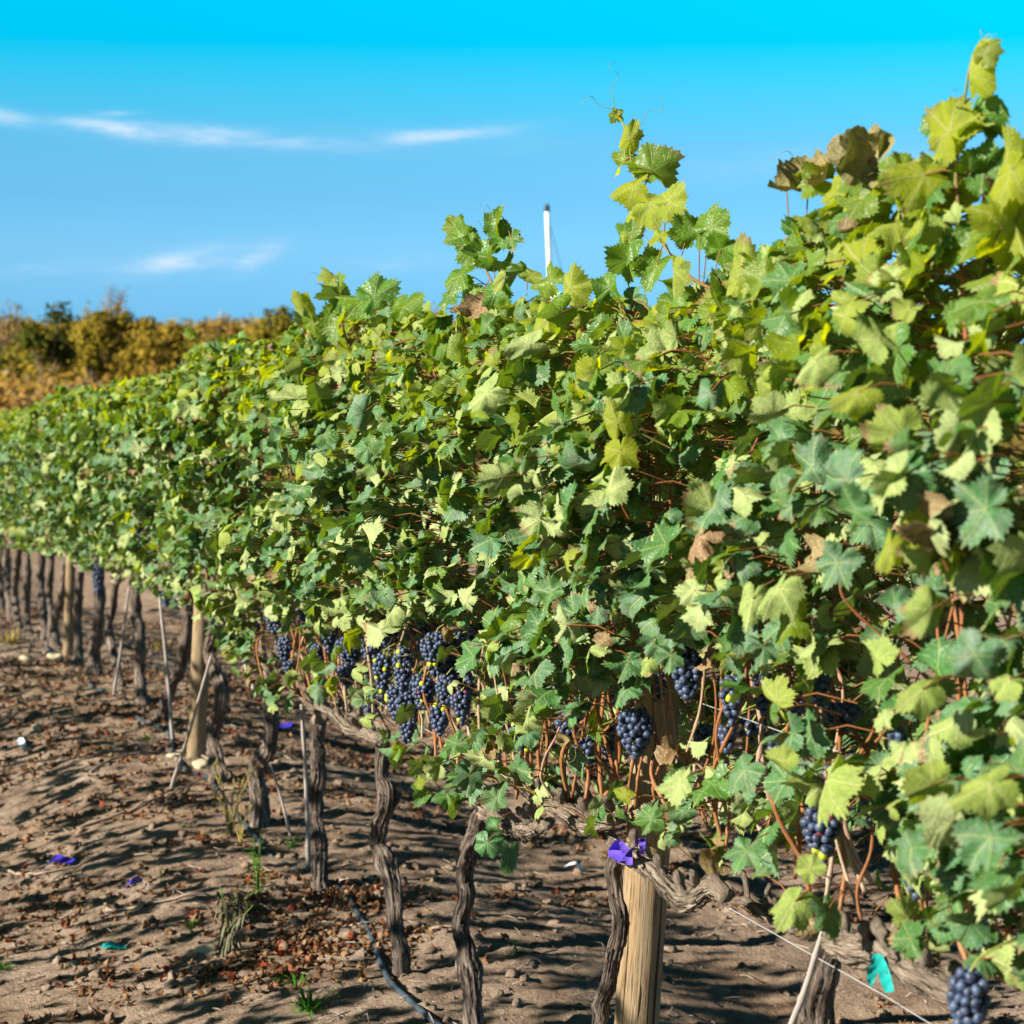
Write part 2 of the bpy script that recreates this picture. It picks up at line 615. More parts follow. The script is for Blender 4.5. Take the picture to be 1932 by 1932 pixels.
def berry_material():
    m_, k, out = material("grape_berry")
    kind = k.attr("berry", 2)
    obj = k.node('ShaderNodeTexCoord').outputs['Object']
    n1 = k.noise(obj, 160, 3, 0.6)
    dark = k.mix(k.ss(n1, 0.30, 0.70), (0.010, 0.012, 0.030), (0.065, 0.100, 0.185))
    col = k.ramp(kind, [(0.0, (0, 0, 0)), (0.70, (0, 0, 0)), (0.78, (0.09, 0.03, 0.08)), (0.86, (0.22, 0.03, 0.03)), (0.92, (0.34, 0.40, 0.02)), (1.0, (0.42, 0.46, 0.03))])
    col = k.mix(k.ss(kind, 0.68, 0.74), dark, col)
    s = k.bsdf(col, k.m('ADD', 0.32, k.m('MULTIPLY', n1, 0.3)), None, 0.45)
    m_.node_tree.links.new(s, out.inputs[0])
    return m_


def soil_material():
    m_, k, out = material("vineyard_soil")
    g = k.node('ShaderNodeNewGeometry').outputs['Position']
    n0 = k.noise(g, 0.5, 4, 0.6)
    n1 = k.noise(g, 5.0, 6, 0.65)
    n2 = k.noise(g, 60.0, 5, 0.7)
    n3 = k.noise(g, 230.0, 3, 0.6)
    col = k.ramp(n1, [(0.28, (0.18, 0.12, 0.09)), (0.5, (0.40, 0.295, 0.22)), (0.72, (0.58, 0.465, 0.37))])
    col = k.mix(k.m('MULTIPLY', n2, 0.6), col, (0.24, 0.18, 0.13))
    col = k.mix(k.ss(n3, 0.60, 0.72, 0.0, 0.6), col, (0.56, 0.49, 0.40))
    col = k.mix(k.ss(n0, 0.45, 0.75, 0.0, 0.5), col, (0.37, 0.24, 0.14))
    # beyond the rows: dry grass land
    x, y, z = k.sep(g)
    far = k.ss(k.m('SQRT', k.m('ADD', k.m('POWER', x, 2.0), k.m('POWER', k.m('MAXIMUM', y, 0.0), 2.0))), 22.0, 40.0)
    nf = k.noise(g, 0.12, 5, 0.6)
    dry = k.ramp(nf, [(0.3, (0.15, 0.11, 0.02)), (0.5, (0.27, 0.17, 0.035)), (0.7, (0.33, 0.24, 0.10))])
    col = k.mix(far, col, dry)
    h = k.m('ADD', k.m('MULTIPLY', n1, 0.5), k.m('ADD', k.m('MULTIPLY', n2, 0.7), k.m('MULTIPLY', n3, 0.25)))
    s = k.bsdf(col, 0.95, k.bump(h, 1.0, 0.035), 0.1)
    m_.node_tree.links.new(s, out.inputs[0])
    return m_


def litter_material():
    m_, k, out = material("dry_leaf")
    rnd, b_, c_ = k.sep(k.attr("leaf_rnd"))
    lc = k.attr("leaf_co")
    nz = k.noise(k.vm('ADD', lc, k.comb(k.m('MULTIPLY', rnd, 40.0), 0, 0)), 4.0, 4, 0.6)
    col = k.ramp(rnd, [(0.0, (0.10, 0.050, 0.028)), (0.3, (0.22, 0.105, 0.048)), (0.55, (0.34, 0.20, 0.10)), (0.8, (0.40, 0.27, 0.15)), (0.95, (0.28, 0.055, 0.025))])
    col = k.mix(k.m('MULTIPLY', nz, 0.55), col, (0.07, 0.035, 0.02))
    s1 = k.bsdf(col, 0.8, k.bump(nz, 0.5, 0.004), 0.15)
    tr = k.node('ShaderNodeBsdfTranslucent')
    k.put(tr.inputs[0], col)
    mx = k.node('ShaderNodeMixShader')
    mx.inputs[0].default_value = 0.2
    m_.node_tree.links.new(s1, mx.inputs[1])
    m_.node_tree.links.new(tr.outputs[0], mx.inputs[2])
    m_.node_tree.links.new(mx.outputs[0], out.inputs[0])
    return m_


def scrub_material():
    m_, k, out = material("scrub_leaf")
    rnd, hue, c_ = k.sep(k.attr("leaf_rnd"))
    col = k.ramp(hue, [(0.0, (0.035, 0.070, 0.008)), (0.25, (0.20, 0.17, 0.012)), (0.55, (0.36, 0.25, 0.030)), (0.8, (0.40, 0.22, 0.045)), (1.0, (0.33, 0.24, 0.14))])
    col = k.mix(k.m('MULTIPLY', rnd, 0.6), col, (0.085, 0.06, 0.008))
    s1 = k.bsdf(col, 0.8, None, 0.1)
    tr = k.node('ShaderNodeBsdfTranslucent')
    k.put(tr.inputs[0], col)
    mx = k.node('ShaderNodeMixShader')
    mx.inputs[0].default_value = 0.25
    m_.node_tree.links.new(s1, mx.inputs[1])
    m_.node_tree.links.new(tr.outputs[0], mx.inputs[2])
    m_.node_tree.links.new(mx.outputs[0], out.inputs[0])
    return m_


def post_material():
    m_, k, out = material("post_wood")
    x, y, z = k.sep(k.attr("tube_co"))
    v = k.comb(k.m('MULTIPLY', x, 1.6), k.m('MULTIPLY', y, 1.6), k.m('MULTIPLY', z, 1.6))
    wob = k.noise(k.comb(x, y, k.m('MULTIPLY', z, 5.0)), 1.5, 2)
    v2 = k.vm('ADD', v, k.comb(k.m('MULTIPLY', wob, 0.35), 0, 0))
    n1 = k.noise(v2, 7.0, 6, 0.65)
    n2 = k.noise(v2, 2.0, 3, 0.5)
    n3 = k.noise(k.comb(x, y, k.m('MULTIPLY', z, 12.0)), 1.4, 4, 0.6)
    col = k.ramp(n1, [(0.30, (0.08, 0.050, 0.026)), (0.46, (0.26, 0.18, 0.095)), (0.72, (0.37, 0.27, 0.155))])
    col = k.mix(k.ss(n2, 0.45, 0.65, 0.0, 0.6), col, (0.27, 0.225, 0.165))
    col = k.mix(k.ss(n3, 0.52, 0.70, 0.0, 0.7), col, (0.17, 0.13, 0.085))
    s = k.bsdf(col, 0.75, k.bump(n1, 0.6, 0.006), 0.2)
    m_.node_tree.links.new(s, out.inputs[0])
    return m_


M_leaf = leaf_material()
M_bark = bark_material("vine_bark", (0.018, 0.013, 0.010), (0.16, 0.122, 0.10), (0.44, 0.375, 0.32))
M_arm = bark_material("cordon_bark", (0.06, 0.042, 0.030), (0.36, 0.285, 0.22), (0.62, 0.53, 0.43), 1.2)
M_cane = cane_material()
M_berry = berry_material()
M_stem = simple("grape_stem", (0.22, 0.24, 0.05), 0.6)
M_soil = soil_material()
M_litter = litter_material()
M_scrub = scrub_material()
M_post = post_material()
M_crack = simple("post_split", (0.055, 0.03, 0.015), 0.9)
M_wire = simple("galvanised_wire", (0.42, 0.44, 0.47), 0.4, 0.5)
M_hose = simple("drip_hose_plastic", (0.036, 0.055, 0.075), 0.7, 0.3, 0.35, 18)
M_stake = simple("weathered_cane", (0.33, 0.295, 0.27), 0.7, 0.2, 0.35, 25, 0.2)
M_purple = simple("purple_ribbon", (0.13, 0.075, 0.55), 0.5, 0.3)
M_blue = simple("blue_plastic", (0.05, 0.035, 0.42), 0.45, 0.3)
M_teal = simple("teal_ribbon", (0.01, 0.36, 0.34), 0.5, 0.3)
M_white = simple("white_paint", (0.80, 0.81, 0.83), 0.45, 0.4, 0.05)
M_cap = simple("dark_cap", (0.03, 0.035, 0.06), 0.5)
M_tie = simple("pale_plastic", (0.62, 0.72, 0.80), 0.4, 0.4)
M_green = simple("weed_green", (0.10, 0.20, 0.025), 0.6, 0.25, 0.3)
M_grass = simple("grass_green", (0.06, 0.20, 0.015), 0.6, 0.25, 0.3)
M_straw = simple("dry_straw", (0.38, 0.30, 0.09), 0.7, 0.2, 0.35)
M_wilt = simple("wilted_leaf", (0.13, 0.12, 0.075), 0.8, 0.15, 0.5)
M_stone = simple("field_stone", (0.50, 0.42, 0.28), 0.85, 0.2, 0.3, 20, 0.3)
M_twig = simple("dry_twig", (0.30, 0.24, 0.19), 0.85, 0.15, 0.4)
M_tbark = simple("tree_bark", (0.20, 0.14, 0.08), 0.9, 0.1, 0.3)
M_red = simple("red_leaf", (0.42, 0.015, 0.02), 0.6, 0.25)

# ------------------------------------------------------------------ ground sheet


def axis(dense_lo, dense_hi, step, far_lo, far_hi, grow=1.12):
    mid = list(np.arange(dense_lo, dense_hi + 1e-6, step))
    s, v, up = step, dense_hi, []
    while v < far_hi:
        s *= grow
        v += s
        up.append(v)
    s, v, dn = step, dense_lo, []
    while v > far_lo:
        s *= grow
        v -= s
        dn.append(v)
    return np.array(dn[::-1] + mid + up)


an = axis(-2.6, 1.5, 0.018, -900, 900)
at_ = axis(-0.5, 7.5, 0.022, -60, 1600, 1.035)
TT, CC = np.meshgrid(at_, an, indexing='ij')
XX = RX + UX * TT + NX * CC
YY = RY + UY * TT + NY * CC
ZZ = gz(XX, YY)
mb = MB()
ii = np.arange(TT.size).reshape(TT.shape)
q = np.stack([ii[:-1, :-1], ii[1:, :-1], ii[1:, 1:], ii[:-1, 1:]], -1).reshape(-1, 4)
mb.add(np.stack([XX, YY, ZZ], -1), quads=q)
ground = mb.build("ground", M_soil, origin=(0, 0, 0))
tag(ground, kind='structure', label='bare sandy vineyard soil with a low berm along the vine row', cat='ground')

# ------------------------------------------------------------------ grape leaf shapes


def outline(N, serr, g):
    ct = np.radians([0, 14, 29, 44, 55, 68, 86, 102, 116, 134, 152, 170, 180])
    lob = g.uniform(0.75, 1.35)
    cr = np.array([1.0, .90, 1 - .27 * lob, .80, .93, .83, 1 - .36 * lob, .70, .80, .70, .64, .50, .10])
    cr = cr * (1 + g.normal(0, 0.03, len(cr)))
    th = np.linspace(-math.pi, math.pi, N, endpoint=False)
    r = np.interp(np.abs(th), ct, cr)
    r *= 1 + 0.03 * np.sin(th * 1.0 + g.random() * 6)
    k = np.arange(N)
    teeth = np.where(k % 2 == 0, 1.0, -1.0) * serr * (0.6 + 0.8 * g.random(N))
    damp = sstep(np.abs(th), math.pi, math.pi - 0.35)
    r = r * (1 + teeth * damp)
    return th, r


def leaf_variants(N, serr, count, seed, dead=False, rolled=False):
    g = np.random.default_rng(seed)
    out, flat = [], None
    flats = []
    for i in range(count):
        th, r = outline(N, serr, g)
        rings = [np.zeros((1, 2))]
        for f_ in ((0.55, 1.0) if N > 40 else (0.55, 1.0)):
            rr = r * f_
            if f_ < 1:  # inner ring smoothed
                rr = np.convolve(np.r_[rr[-3:], rr, rr[:3]], np.ones(7) / 7, 'valid')
            rings.append(np.stack([np.sin(th) * rr, np.cos(th) * rr], -1))
        P = np.vstack(rings)
        flats.append(np.c_[P, np.zeros(len(P))])
        x, y = P[:, 0].copy(), P[:, 1].copy()
        rad = np.hypot(x, y)
        ang = np.arctan2(x, y)
        z = 0.16 * g.normal() * rad * np.sin(2 * ang + g.random() * 6) + 0.10 * rad * np.sin(5 * ang + g.random() * 6) + 0.07 * rad ** 2 * np.sin(9 * ang + g.random() * 6)
        z += g.uniform(-0.15, 0.45) * np.abs(x)          # fold along the midrib
        if dead:
            k1, k2 = g.uniform(1.2, 2.4) * g.choice([-1, 1]), g.uniform(1.5, 3.0)
            z += 0.18 * np.sin(6 * x + g.random() * 6) * np.sin(5 * y + g.random() * 6)
        else:
            k1, k2 = g.normal(0.5, 0.7), g.normal(0.3, 0.85)
            if i % 4 == 0:
                k2 = g.uniform(1.1, 2.2) * g.choice([-1, 1])
        if rolled:
            k1, k2 = g.uniform(-0.9, 0.5), (g.uniform(-2.0, -0.6) if rolled == 1 else g.uniform(-2.7, -1.5))
        # roll across, then along
        a = k2 * x
        kk = k2 if abs(k2) > 1e-3 else 1e-3
        x2 = np.sin(a) / kk
        z2 = z * np.cos(a) - (1 - np.cos(a)) / kk
        kk = k1 if abs(k1) > 1e-3 else 1e-3
        a = k1 * y
        y2 = np.sin(a) / kk + z2 * np.sin(a) * 0.5
        z3 = z2 * np.cos(a) - (1 - np.cos(a)) / kk
        out.append(np.stack([x2, y2, z3], -1))
    tr = []
    for k in range(N):
        k2_ = (k + 1) % N
        tr.append((0, 1 + k2_, 1 + k))
        a, b, c, d = 1 + k, 1 + k2_, 1 + N + k2_, 1 + N + k
        tr += [(a, b, c), (a, c, d)]
    return np.array(out), np.array(flats), np.array(tr)


LEAF = {0: leaf_variants(68, .075, 36, 1), 1: leaf_variants(30, .10, 24, 2), 'd': leaf_variants(40, .06, 12, 3, True),
        'l': leaf_variants(16, .12, 16, 9, True), 'f0': leaf_variants(68, .075, 28, 4, rolled=1), 'f1': leaf_variants(30, .10, 20, 5, rolled=1),
        'r0': leaf_variants(68, .075, 20, 6, rolled=2), 'r1': leaf_variants(30, .10, 16, 8, rolled=2)}


def unit(v):
    return v / (np.linalg.norm(v, axis=-1, keepdims=True) + 1e-9)


def add_leaves(mb, pos, nrm, tip, scale, rnd, dead, lod, g):
    """many leaves: pos = stalk joint, nrm = upper side, tip = direction of the point"""
    if len(pos) == 0:
        return
    tmpl, flats, tri = LEAF[lod]
    Z = unit(nrm)
    Y = unit(tip - Z * np.sum(tip * Z, -1, keepdims=True))
    X = np.cross(Y, Z)
    vi = g.integers(0, len(tmpl), len(pos))
    T = tmpl[vi]
    V = pos[:, None] + scale[:, None, None] * (T[..., 0:1] * X[:, None] + T[..., 1:2] * Y[:, None] + T[..., 2:3] * Z[:, None])
    M = T.shape[1]
    tr = (tri[None] + (np.arange(len(pos)) * M)[:, None, None]).reshape(-1, 3)
    mb.add(V.reshape(-1, 3), tris=tr, leaf_co=flats[vi].reshape(-1, 3), leaf_rnd=np.repeat(rnd, M, 0), leaf_dead=np.repeat(dead, M))


def add_stalks(mb, A, B, r, mi=1):
    """thin three-sided leaf stalks from A to B with a sag"""
    n = len(A)
    if n == 0:
        return
    D = unit(B - A)
    ref = np.where(np.abs(D[:, 2:3]) < 0.8, np.array([[0, 0, 1.0]]), np.array([[1.0, 0, 0]]))
    S = unit(np.cross(D, ref))
    U_ = np.cross(S, D)
    Mid = (A + B) / 2 + np.array([0, 0, 1.0]) * 0.12 * np.linalg.norm(B - A, axis=1)[:, None]
    V = []
    for P in (A, Mid, B):
        for k in range(3):
            a = k * 2.0944
            V.append(P + r * (math.cos(a) * S + math.sin(a) * U_))
    V = np.stack(V, 1)
    q = []
    for s_ in range(2):
        for k in range(3):
            k2 = (k + 1) % 3
            q.append((s_ * 3 + k, s_ * 3 + k2, s_ * 3 + 3 + k2, s_ * 3 + 3 + k))
    q = (np.array(q)[None] + (np.arange(n) * 9)[:, None, None]).reshape(-1, 4)
    mb.add(V.reshape(-1, 3), quads=q, mi=mi, tone=np.full(n * 9, 0.85) * np.repeat(np.random.default_rng(n).uniform(0.35, 1.1, n), 9))


# ------------------------------------------------------------------ canopy outline read along the row
TOP = np.array([(-400, 800), (0, 778), (60, 765), (120, 735), (200, 722), (330, 700), (360, 660), (430, 640), (480, 655), (520, 640), (560, 600), (620, 585), (690, 580),
                (760, 592), (820, 600), (900, 590), (1000, 565), (1090, 560), (1150, 560), (1250, 545), (1340, 505), (1400, 495), (1480, 475), (1530, 410), (1600, 345),
                (1700, 300), (1800, 275), (1932, 265), (2600, 150)], float)
BOT = np.array([(-400, 960), (0, 1030), (100, 1045), (180, 1075), (260, 1105), (320, 1125), (400, 1165), (440, 1230), (500, 1330), (560, 1345), (620, 1365), (700, 1395),
                (760, 1430), (820, 1500), (900, 1530), (960, 1545), (1100, 1550), (1200, 1590), (1300, 1600), (1400, 1685), (1500, 1775), (1600, 1825), (1750, 1890), (1932, 1960),
                (2600, 2250)], float)


def z_at(px, curve, c=0.12):
    """height of a picture curve on the row sheet, as a function of the row position"""
    return np.array([on_row(p, np.interp(p, curve[:, 0], curve[:, 1]), c)[2] for p in px])


_pxs = np.linspace(-380, 2550, 300)
_ts = np.array([row_tc(*on_row(p, 800, 0.12)[:2])[0] for p in _pxs])
_o = np.argsort(_ts)
_ztop = z_at(_pxs, TOP)[_o]
_zbot = z_at(_pxs, BOT)[_o]
_tso = _ts[_o]


def ztop(t):
    return np.interp(t, _tso, _ztop)


def zbot(t):
    return np.interp(t, _tso, _zbot)


# thin places in the canopy (picture position, radii, how much is missing)
OPEN = [(810, 1285, 110, 130, .95), (600, 1235, 130, 85, .66), (1290, 1400, 170, 150, .6), (1600, 1400, 140, 120, .5), (1100, 1480, 170, 70, .5), (735, 1240, 60, 70, .8), (655, 1215, 70, 45, .7), (520, 1185, 40, 40, .8), (570, 1180, 30, 40, .7), (540, 1260, 50, 40, .5), (1205, 1385, 75, 75, .97),
        (1290, 1290, 70, 80, .93), (1385, 1340, 60, 110, .85), (1110, 1420, 120, 110, .80), (1000, 1400, 60, 70, .55), (1060, 1300, 45, 35, .8), (1545, 1310, 70, 60, .85),
        (1640, 1370, 70, 90, .85), (1590, 1580, 100, 80, .9), (1660, 1640, 70, 90, .7), (1720, 1590, 60, 40, .7), (1830, 1880, 90, 70, .98), (1780, 1760, 130, 90, .5), (1300, 1620, 130, 80, .7), (1450, 1580, 60, 90, .4),
        (1155, 1175, 55, 22, .9), (260, 1000, 14, 26, .9), (185, 1090, 16, 40, .9), (1480, 1670, 60, 50, .5), (1090, 1085, 12, 25, .9), (600, 1330, 60, 50, .6), (1000, 1545, 120, 45, .9), (700, 1420, 40, 30, .8),
        (1500, 1500, 20, 20, .6), (700, 700, 25, 18, .8), (1480, 640, 25, 18, .7), (870, 860, 16, 30, .7)]
HOLES_C = -0.5


def leaf_field(t0, t1, n, g, sparse=1.0, front=0.62, free=False):
    """sample leaf joints in the hedge between row positions t0..t1 (world points, plus cross offset and height share)"""
    t = g.uniform(t0, t1, n)
    if free:
        gtop, gbot = 1.80 + 0.14 * vnoise(t * 1.7, 0.3) * 2, 0.62
        gtop = gtop + gz_smooth(RX + UX * t, RY + UY * t)
        gbot = gbot + gz_smooth(RX + UX * t, RY + UY * t)
    else:
        gtop, gbot = ztop(t), zbot(t)
    h = g.beta(1.12, 0.95, n)
    z = gbot + (gtop - gbot) * h
    W = np.interp(h, [0, .12, .35, .65, .85, 1.0], [.13, .17, .25, .27, .20, .09])
    cl = vnoise(t * 4.3 + 4, z * 4.6) + 0.6 * vnoise(t * 9.1, z * 9.7 + 7)
    W = W * (1 + 0.95 * np.clip(cl, -.6, .6))
    side = np.where(g.random(n) < front, 1.0, -1.0)
    inner = g.random(n) < 0.24
    c = np.where(inner, g.uniform(-1, 1, n) * W, side * W * (0.62 + 0.45 * g.random(n)))
    keep = g.random(n) < np.clip(0.74 + 1.5 * cl, 0.06, 1)
    low_ = np.interp(h, [0, .06, .22, .34, 1], [.35, .45, .62, 1, 1])
    keep &= g.random(n) < (low_ if free else np.clip(low_ + 0.45 * sstep(-t, 0.15, 0.6), 0, 1))
    keep &= g.random(n) < sparse
    P = row_pt(t, c, z)
    if not free:
        px, py, _ = project(P)
        for ox, oy, rx, ry, a in OPEN:
            inside = ((px - ox) / rx) ** 2 + ((py - oy) / ry) ** 2 < 1
            keep &= ~(inside & (c > -0.06) & (g.random(n) < a))
    return t[keep], c[keep], h[keep], P[keep]


NV = np.array([NX, NY, 0.0])
UV = np.array([UX, UY, 0.0])
ZV = np.array([0, 0, 1.0])


def foliage(mb, t0, t1, n, lod, g, sparse=1.0, free=False):
    t, c, h, P = leaf_field(t0, t1, n, g, sparse, free=free)
    k = len(t)
    side = np.sign(c)[:, None]
    nrm = NV * side * 0.55 + ZV * g.uniform(0.1, 1.25, (k, 1)) + UV * 0.1 + g.normal(0, 0.44, (k, 3))
    tip = -ZV * g.uniform(0.1, 0.9, (k, 1)) + UV * g.normal(0.55, 0.6, (k, 1)) + NV * side * 0.25 + g.normal(0, 0.22, (k, 3))
    flip = g.random(k) < 0.30
    nrm[flip] = -(NV * side[flip] * 0.8 + ZV * 0.35 + g.normal(0, 0.33, (flip.sum(), 3)))
    tip[flip] = UV * g.uniform(0.5, 1.1, (flip.sum(), 1)) + ZV * g.normal(-0.05, 0.45, (flip.sum(), 1)) + NV * side[flip] * 0.2
    loose = g.random(k) < sstep(h, 0.75, 1.0) * 0.6
    nrm[loose] += g.normal(0, 0.6, (loose.sum(), 3))
    scale = (0.019 + 0.041 * g.beta(1.6, 1.6, k)) * np.interp(h, [0, .2, .8, 1.0], [.80, 1.0, 1.0, .74])
    age = np.clip(g.beta(1.3, 5.5, k) + 0.85 * sstep(h, 0.62, 0.95) * g.random(k) + (g.random(k) < 0.05) * 0.5, 0, 1)
    dust = np.clip(g.beta(1.6, 1.6, k) * np.interp(h, [0, .7, .95], [1, 1, .4]) * 1.15, 0, 1) * (1 - age) ** 0.8
    rnd = np.stack([g.random(k), age, dust], -1)
    dead = g.random(k) < 0.028
    A = P - NV * (c * 0.45)[:, None] - ZV * g.uniform(-0.02, 0.05, (k, 1)) + UV * g.normal(0, 0.03, (k, 1))
    ld = 'd' if lod == 0 else 1
    roll = flip & (g.random(k) < 0.5)
    for sel, ld_ in ((~dead & ~flip, lod), (~dead & flip & ~roll, 'f%d' % lod), (~dead & roll, 'r%d' % lod)):
        add_leaves(mb, P[sel], nrm[sel], tip[sel], scale[sel], rnd[sel], np.zeros(sel.sum()), ld_, g)
    add_leaves(mb, P[dead], nrm[dead], tip[dead], scale[dead] * 0.9, rnd[dead], g.uniform(0.75, 1, dead.sum()), ld, g)
    if lod == 0:
        far_ = np.linalg.norm(A - P, axis=1)
        A = P + (A - P) * np.minimum(1, 0.11 / (far_ + 1e-6))[:, None]
        add_stalks(mb, A, P, 0.0014)


def hero_leaf(spec, mb, g, lod=0, stems=()):
    """single leaves the photo shows clearly: picture place of the stalk joint, joint-to-tip length, bearing of the tip, side, age, dust, dead"""
    for (px, py, ln, deg, sd, age, dust, dead, c) in spec:
        p = on_row(px, py, c)
        _, _, d = project(p)
        to_cam = unit(CAMP - p)
        a = math.radians(deg)
        tip = RGT * math.cos(a) + UPV * math.sin(a) + to_cam * g.normal(0.1, 0.15)
        nrm = to_cam * 0.8 + ZV * g.uniform(-.1, .7) - RGT * g.uniform(-.3, .7) + g.normal(0, 0.28, 3)
        nrm = nrm if sd > 0 else -nrm
        add_leaves(mb, p[None], nrm[None], tip[None], np.array([ln * (1.14 if c <= .18 else 0.95) * d / F]), np.array([[g.random() * 0.8, age, dust]]), np.array([float(dead)]), 'd' if dead else (('r0' if g.random() < .6 else 'f0') if sd < 0 else lod), g)
        q_ = p - tip * 0.035 - NV * 0.025 - ZV * 0.01
        if len(stems):
            dd = np.linalg.norm(stems - p, axis=1)
            if dd.min() < 0.13:
                q_ = stems[int(dd.argmin())]
        add_stalks(mb, q_[None], p[None], 0.0012)


# ------------------------------------------------------------------ vines
# trunk lines read along the photo: points (px, py), half width in picture units, cross offset
VINES = [
    dict(t=-2.55, r=26), dict(t=-1.65, r=26),
    dict(px=[(1572, 1770), (1560, 1815), (1547, 1872), (1543, 1932), (1560, 2100)], r=27, c=0.02, label='thick fibrous vine trunk at the lower right with a pale stake leaning on it'),
    dict(px=[(1165, 1612), (1160, 1640), (1163, 1690), (1171, 1730), (1162, 1785), (1149, 1855), (1136, 1892), (1130, 1945)], r=14, c=0.05,
         label='vine whose shaggy trunk hides close behind the nearest wooden post'),
    dict(px=[(912, 1525), (896, 1575), (882, 1613), (877, 1659), (881, 1689), (870, 1742), (881, 1795), (886, 1832), (891, 1875), (895, 1940)], r=15.5, c=0.0,
         burl=[(1830, 1.4), (1600, 1.1)], label='vine with a pale grey knobbly trunk left of the nearest post'),
    dict(px=[(722, 1385), (720, 1430), (722, 1473), (733, 1504), (720, 1549), (713, 1590), (727, 1628), (739, 1662), (743, 1704), (747, 1749), (757, 1802), (757, 1845)], r=13, c=0.0,
         burl=[(1500, 1.35), (1640, 1.5)], label='vine with a dark crooked trunk swelling into a burl above the blue drip hose'),
    dict(px=[(600, 1360), (599, 1400), (600, 1447), (596, 1533), (602, 1586), (603, 1633), (606, 1685)], r=13, c=0.0,
         label='vine with a straight dark trunk flaring at its foot, pale split stake beside it'),
    dict(px=[(507, 1330), (513, 1390), (503, 1421), (487, 1438), (483, 1470), (489, 1515), (492, 1590)], r=14, c=0.0, label='vine with an elbow-bent trunk that kinks left halfway up behind the dry weeds'),
    dict(px=[(408, 1165), (404, 1195), (396, 1228), (403, 1261), (417, 1295), (417, 1328), (407, 1361), (403, 1388), (407, 1428), (413, 1465), (415, 1490)], r=12, c=0.0,
         label='vine with a wavy S-shaped trunk standing just right of the middle wooden post'),
    dict(px=[(357, 1150), (354, 1190), (349, 1228), (340, 1261), (326, 1290), (313, 1328), (303, 1361), (298, 1390)], r=11, c=-0.02, label='vine with a dark trunk leaning to the left behind the middle wooden post'),
    dict(px=[(257, 1100), (255, 1158), (263, 1184), (266, 1228), (263, 1261), (267, 1311), (272, 1345)], r=10, c=0.0, label='vine with a thick upright dark trunk, second one beyond the middle post'),
    dict(px=[(218, 1095), (213, 1151), (205, 1184), (212, 1221), (221, 1261), (228, 1312)], r=7.5, c=-0.02, label='vine with a slim curved trunk, third one beyond the middle post'),
    dict(px=[(187, 1080), (187, 1158), (185, 1194), (179, 1244), (182, 1286)], r=10, c=0.0, label='vine with a long dark grape bunch hanging down against its trunk'),
    dict(px=[(152, 1070), (147, 1158), (148, 1211), (150, 1264)], r=8, c=0.0, label='vine with a straight grey trunk directly right of the farthest wooden post'),
    dict(px=[(126, 1055), (117, 1128), (103, 1171), (105, 1211), (107, 1238)], r=7.5, c=0.0, label='vine with a trunk bent like a knee directly left of the farthest wooden post'),
    dict(px=[(99, 1040), (93, 1118), (97, 1161), (97, 1222)], r=6.5, c=0.0, label='second vine trunk left of the farthest wooden post'),
    dict(px=[(78, 1035), (77, 1111), (83, 1161), (87, 1214)], r=7, c=0.0, label='third vine trunk left of the farthest wooden post'),
    dict(px=[(50, 1030), (52, 1104), (50, 1161), (57, 1202)], r=6.5, c=0.0, label='fourth vine trunk left of the farthest wooden post'),
    dict(px=[(37, 1028), (30, 1094), (28, 1131), (37, 1188)], r=6.5, c=0.0, label='sunlit pale vine trunk forking near the picture edge, fifth left of the farthest post'),
    dict(px=[(13, 1026), (12, 1078), (18, 1131), (22, 1178)], r=7, c=0.0, label='white sunlit vine trunk at the left end of the visible row'),
    dict(t=14.6, r=6.5), dict(t=15.5, r=6.5),
]
OFF_LABEL = {0: 'grape vine nearest the camera, its leaves filling the right edge of the row', 1: 'grape vine at the right edge with a large blurred bunch of grapes low down',
             20: 'grape vine where the row runs out past the left picture edge', 21: 'last grape vine of the row, past the left picture edge'}
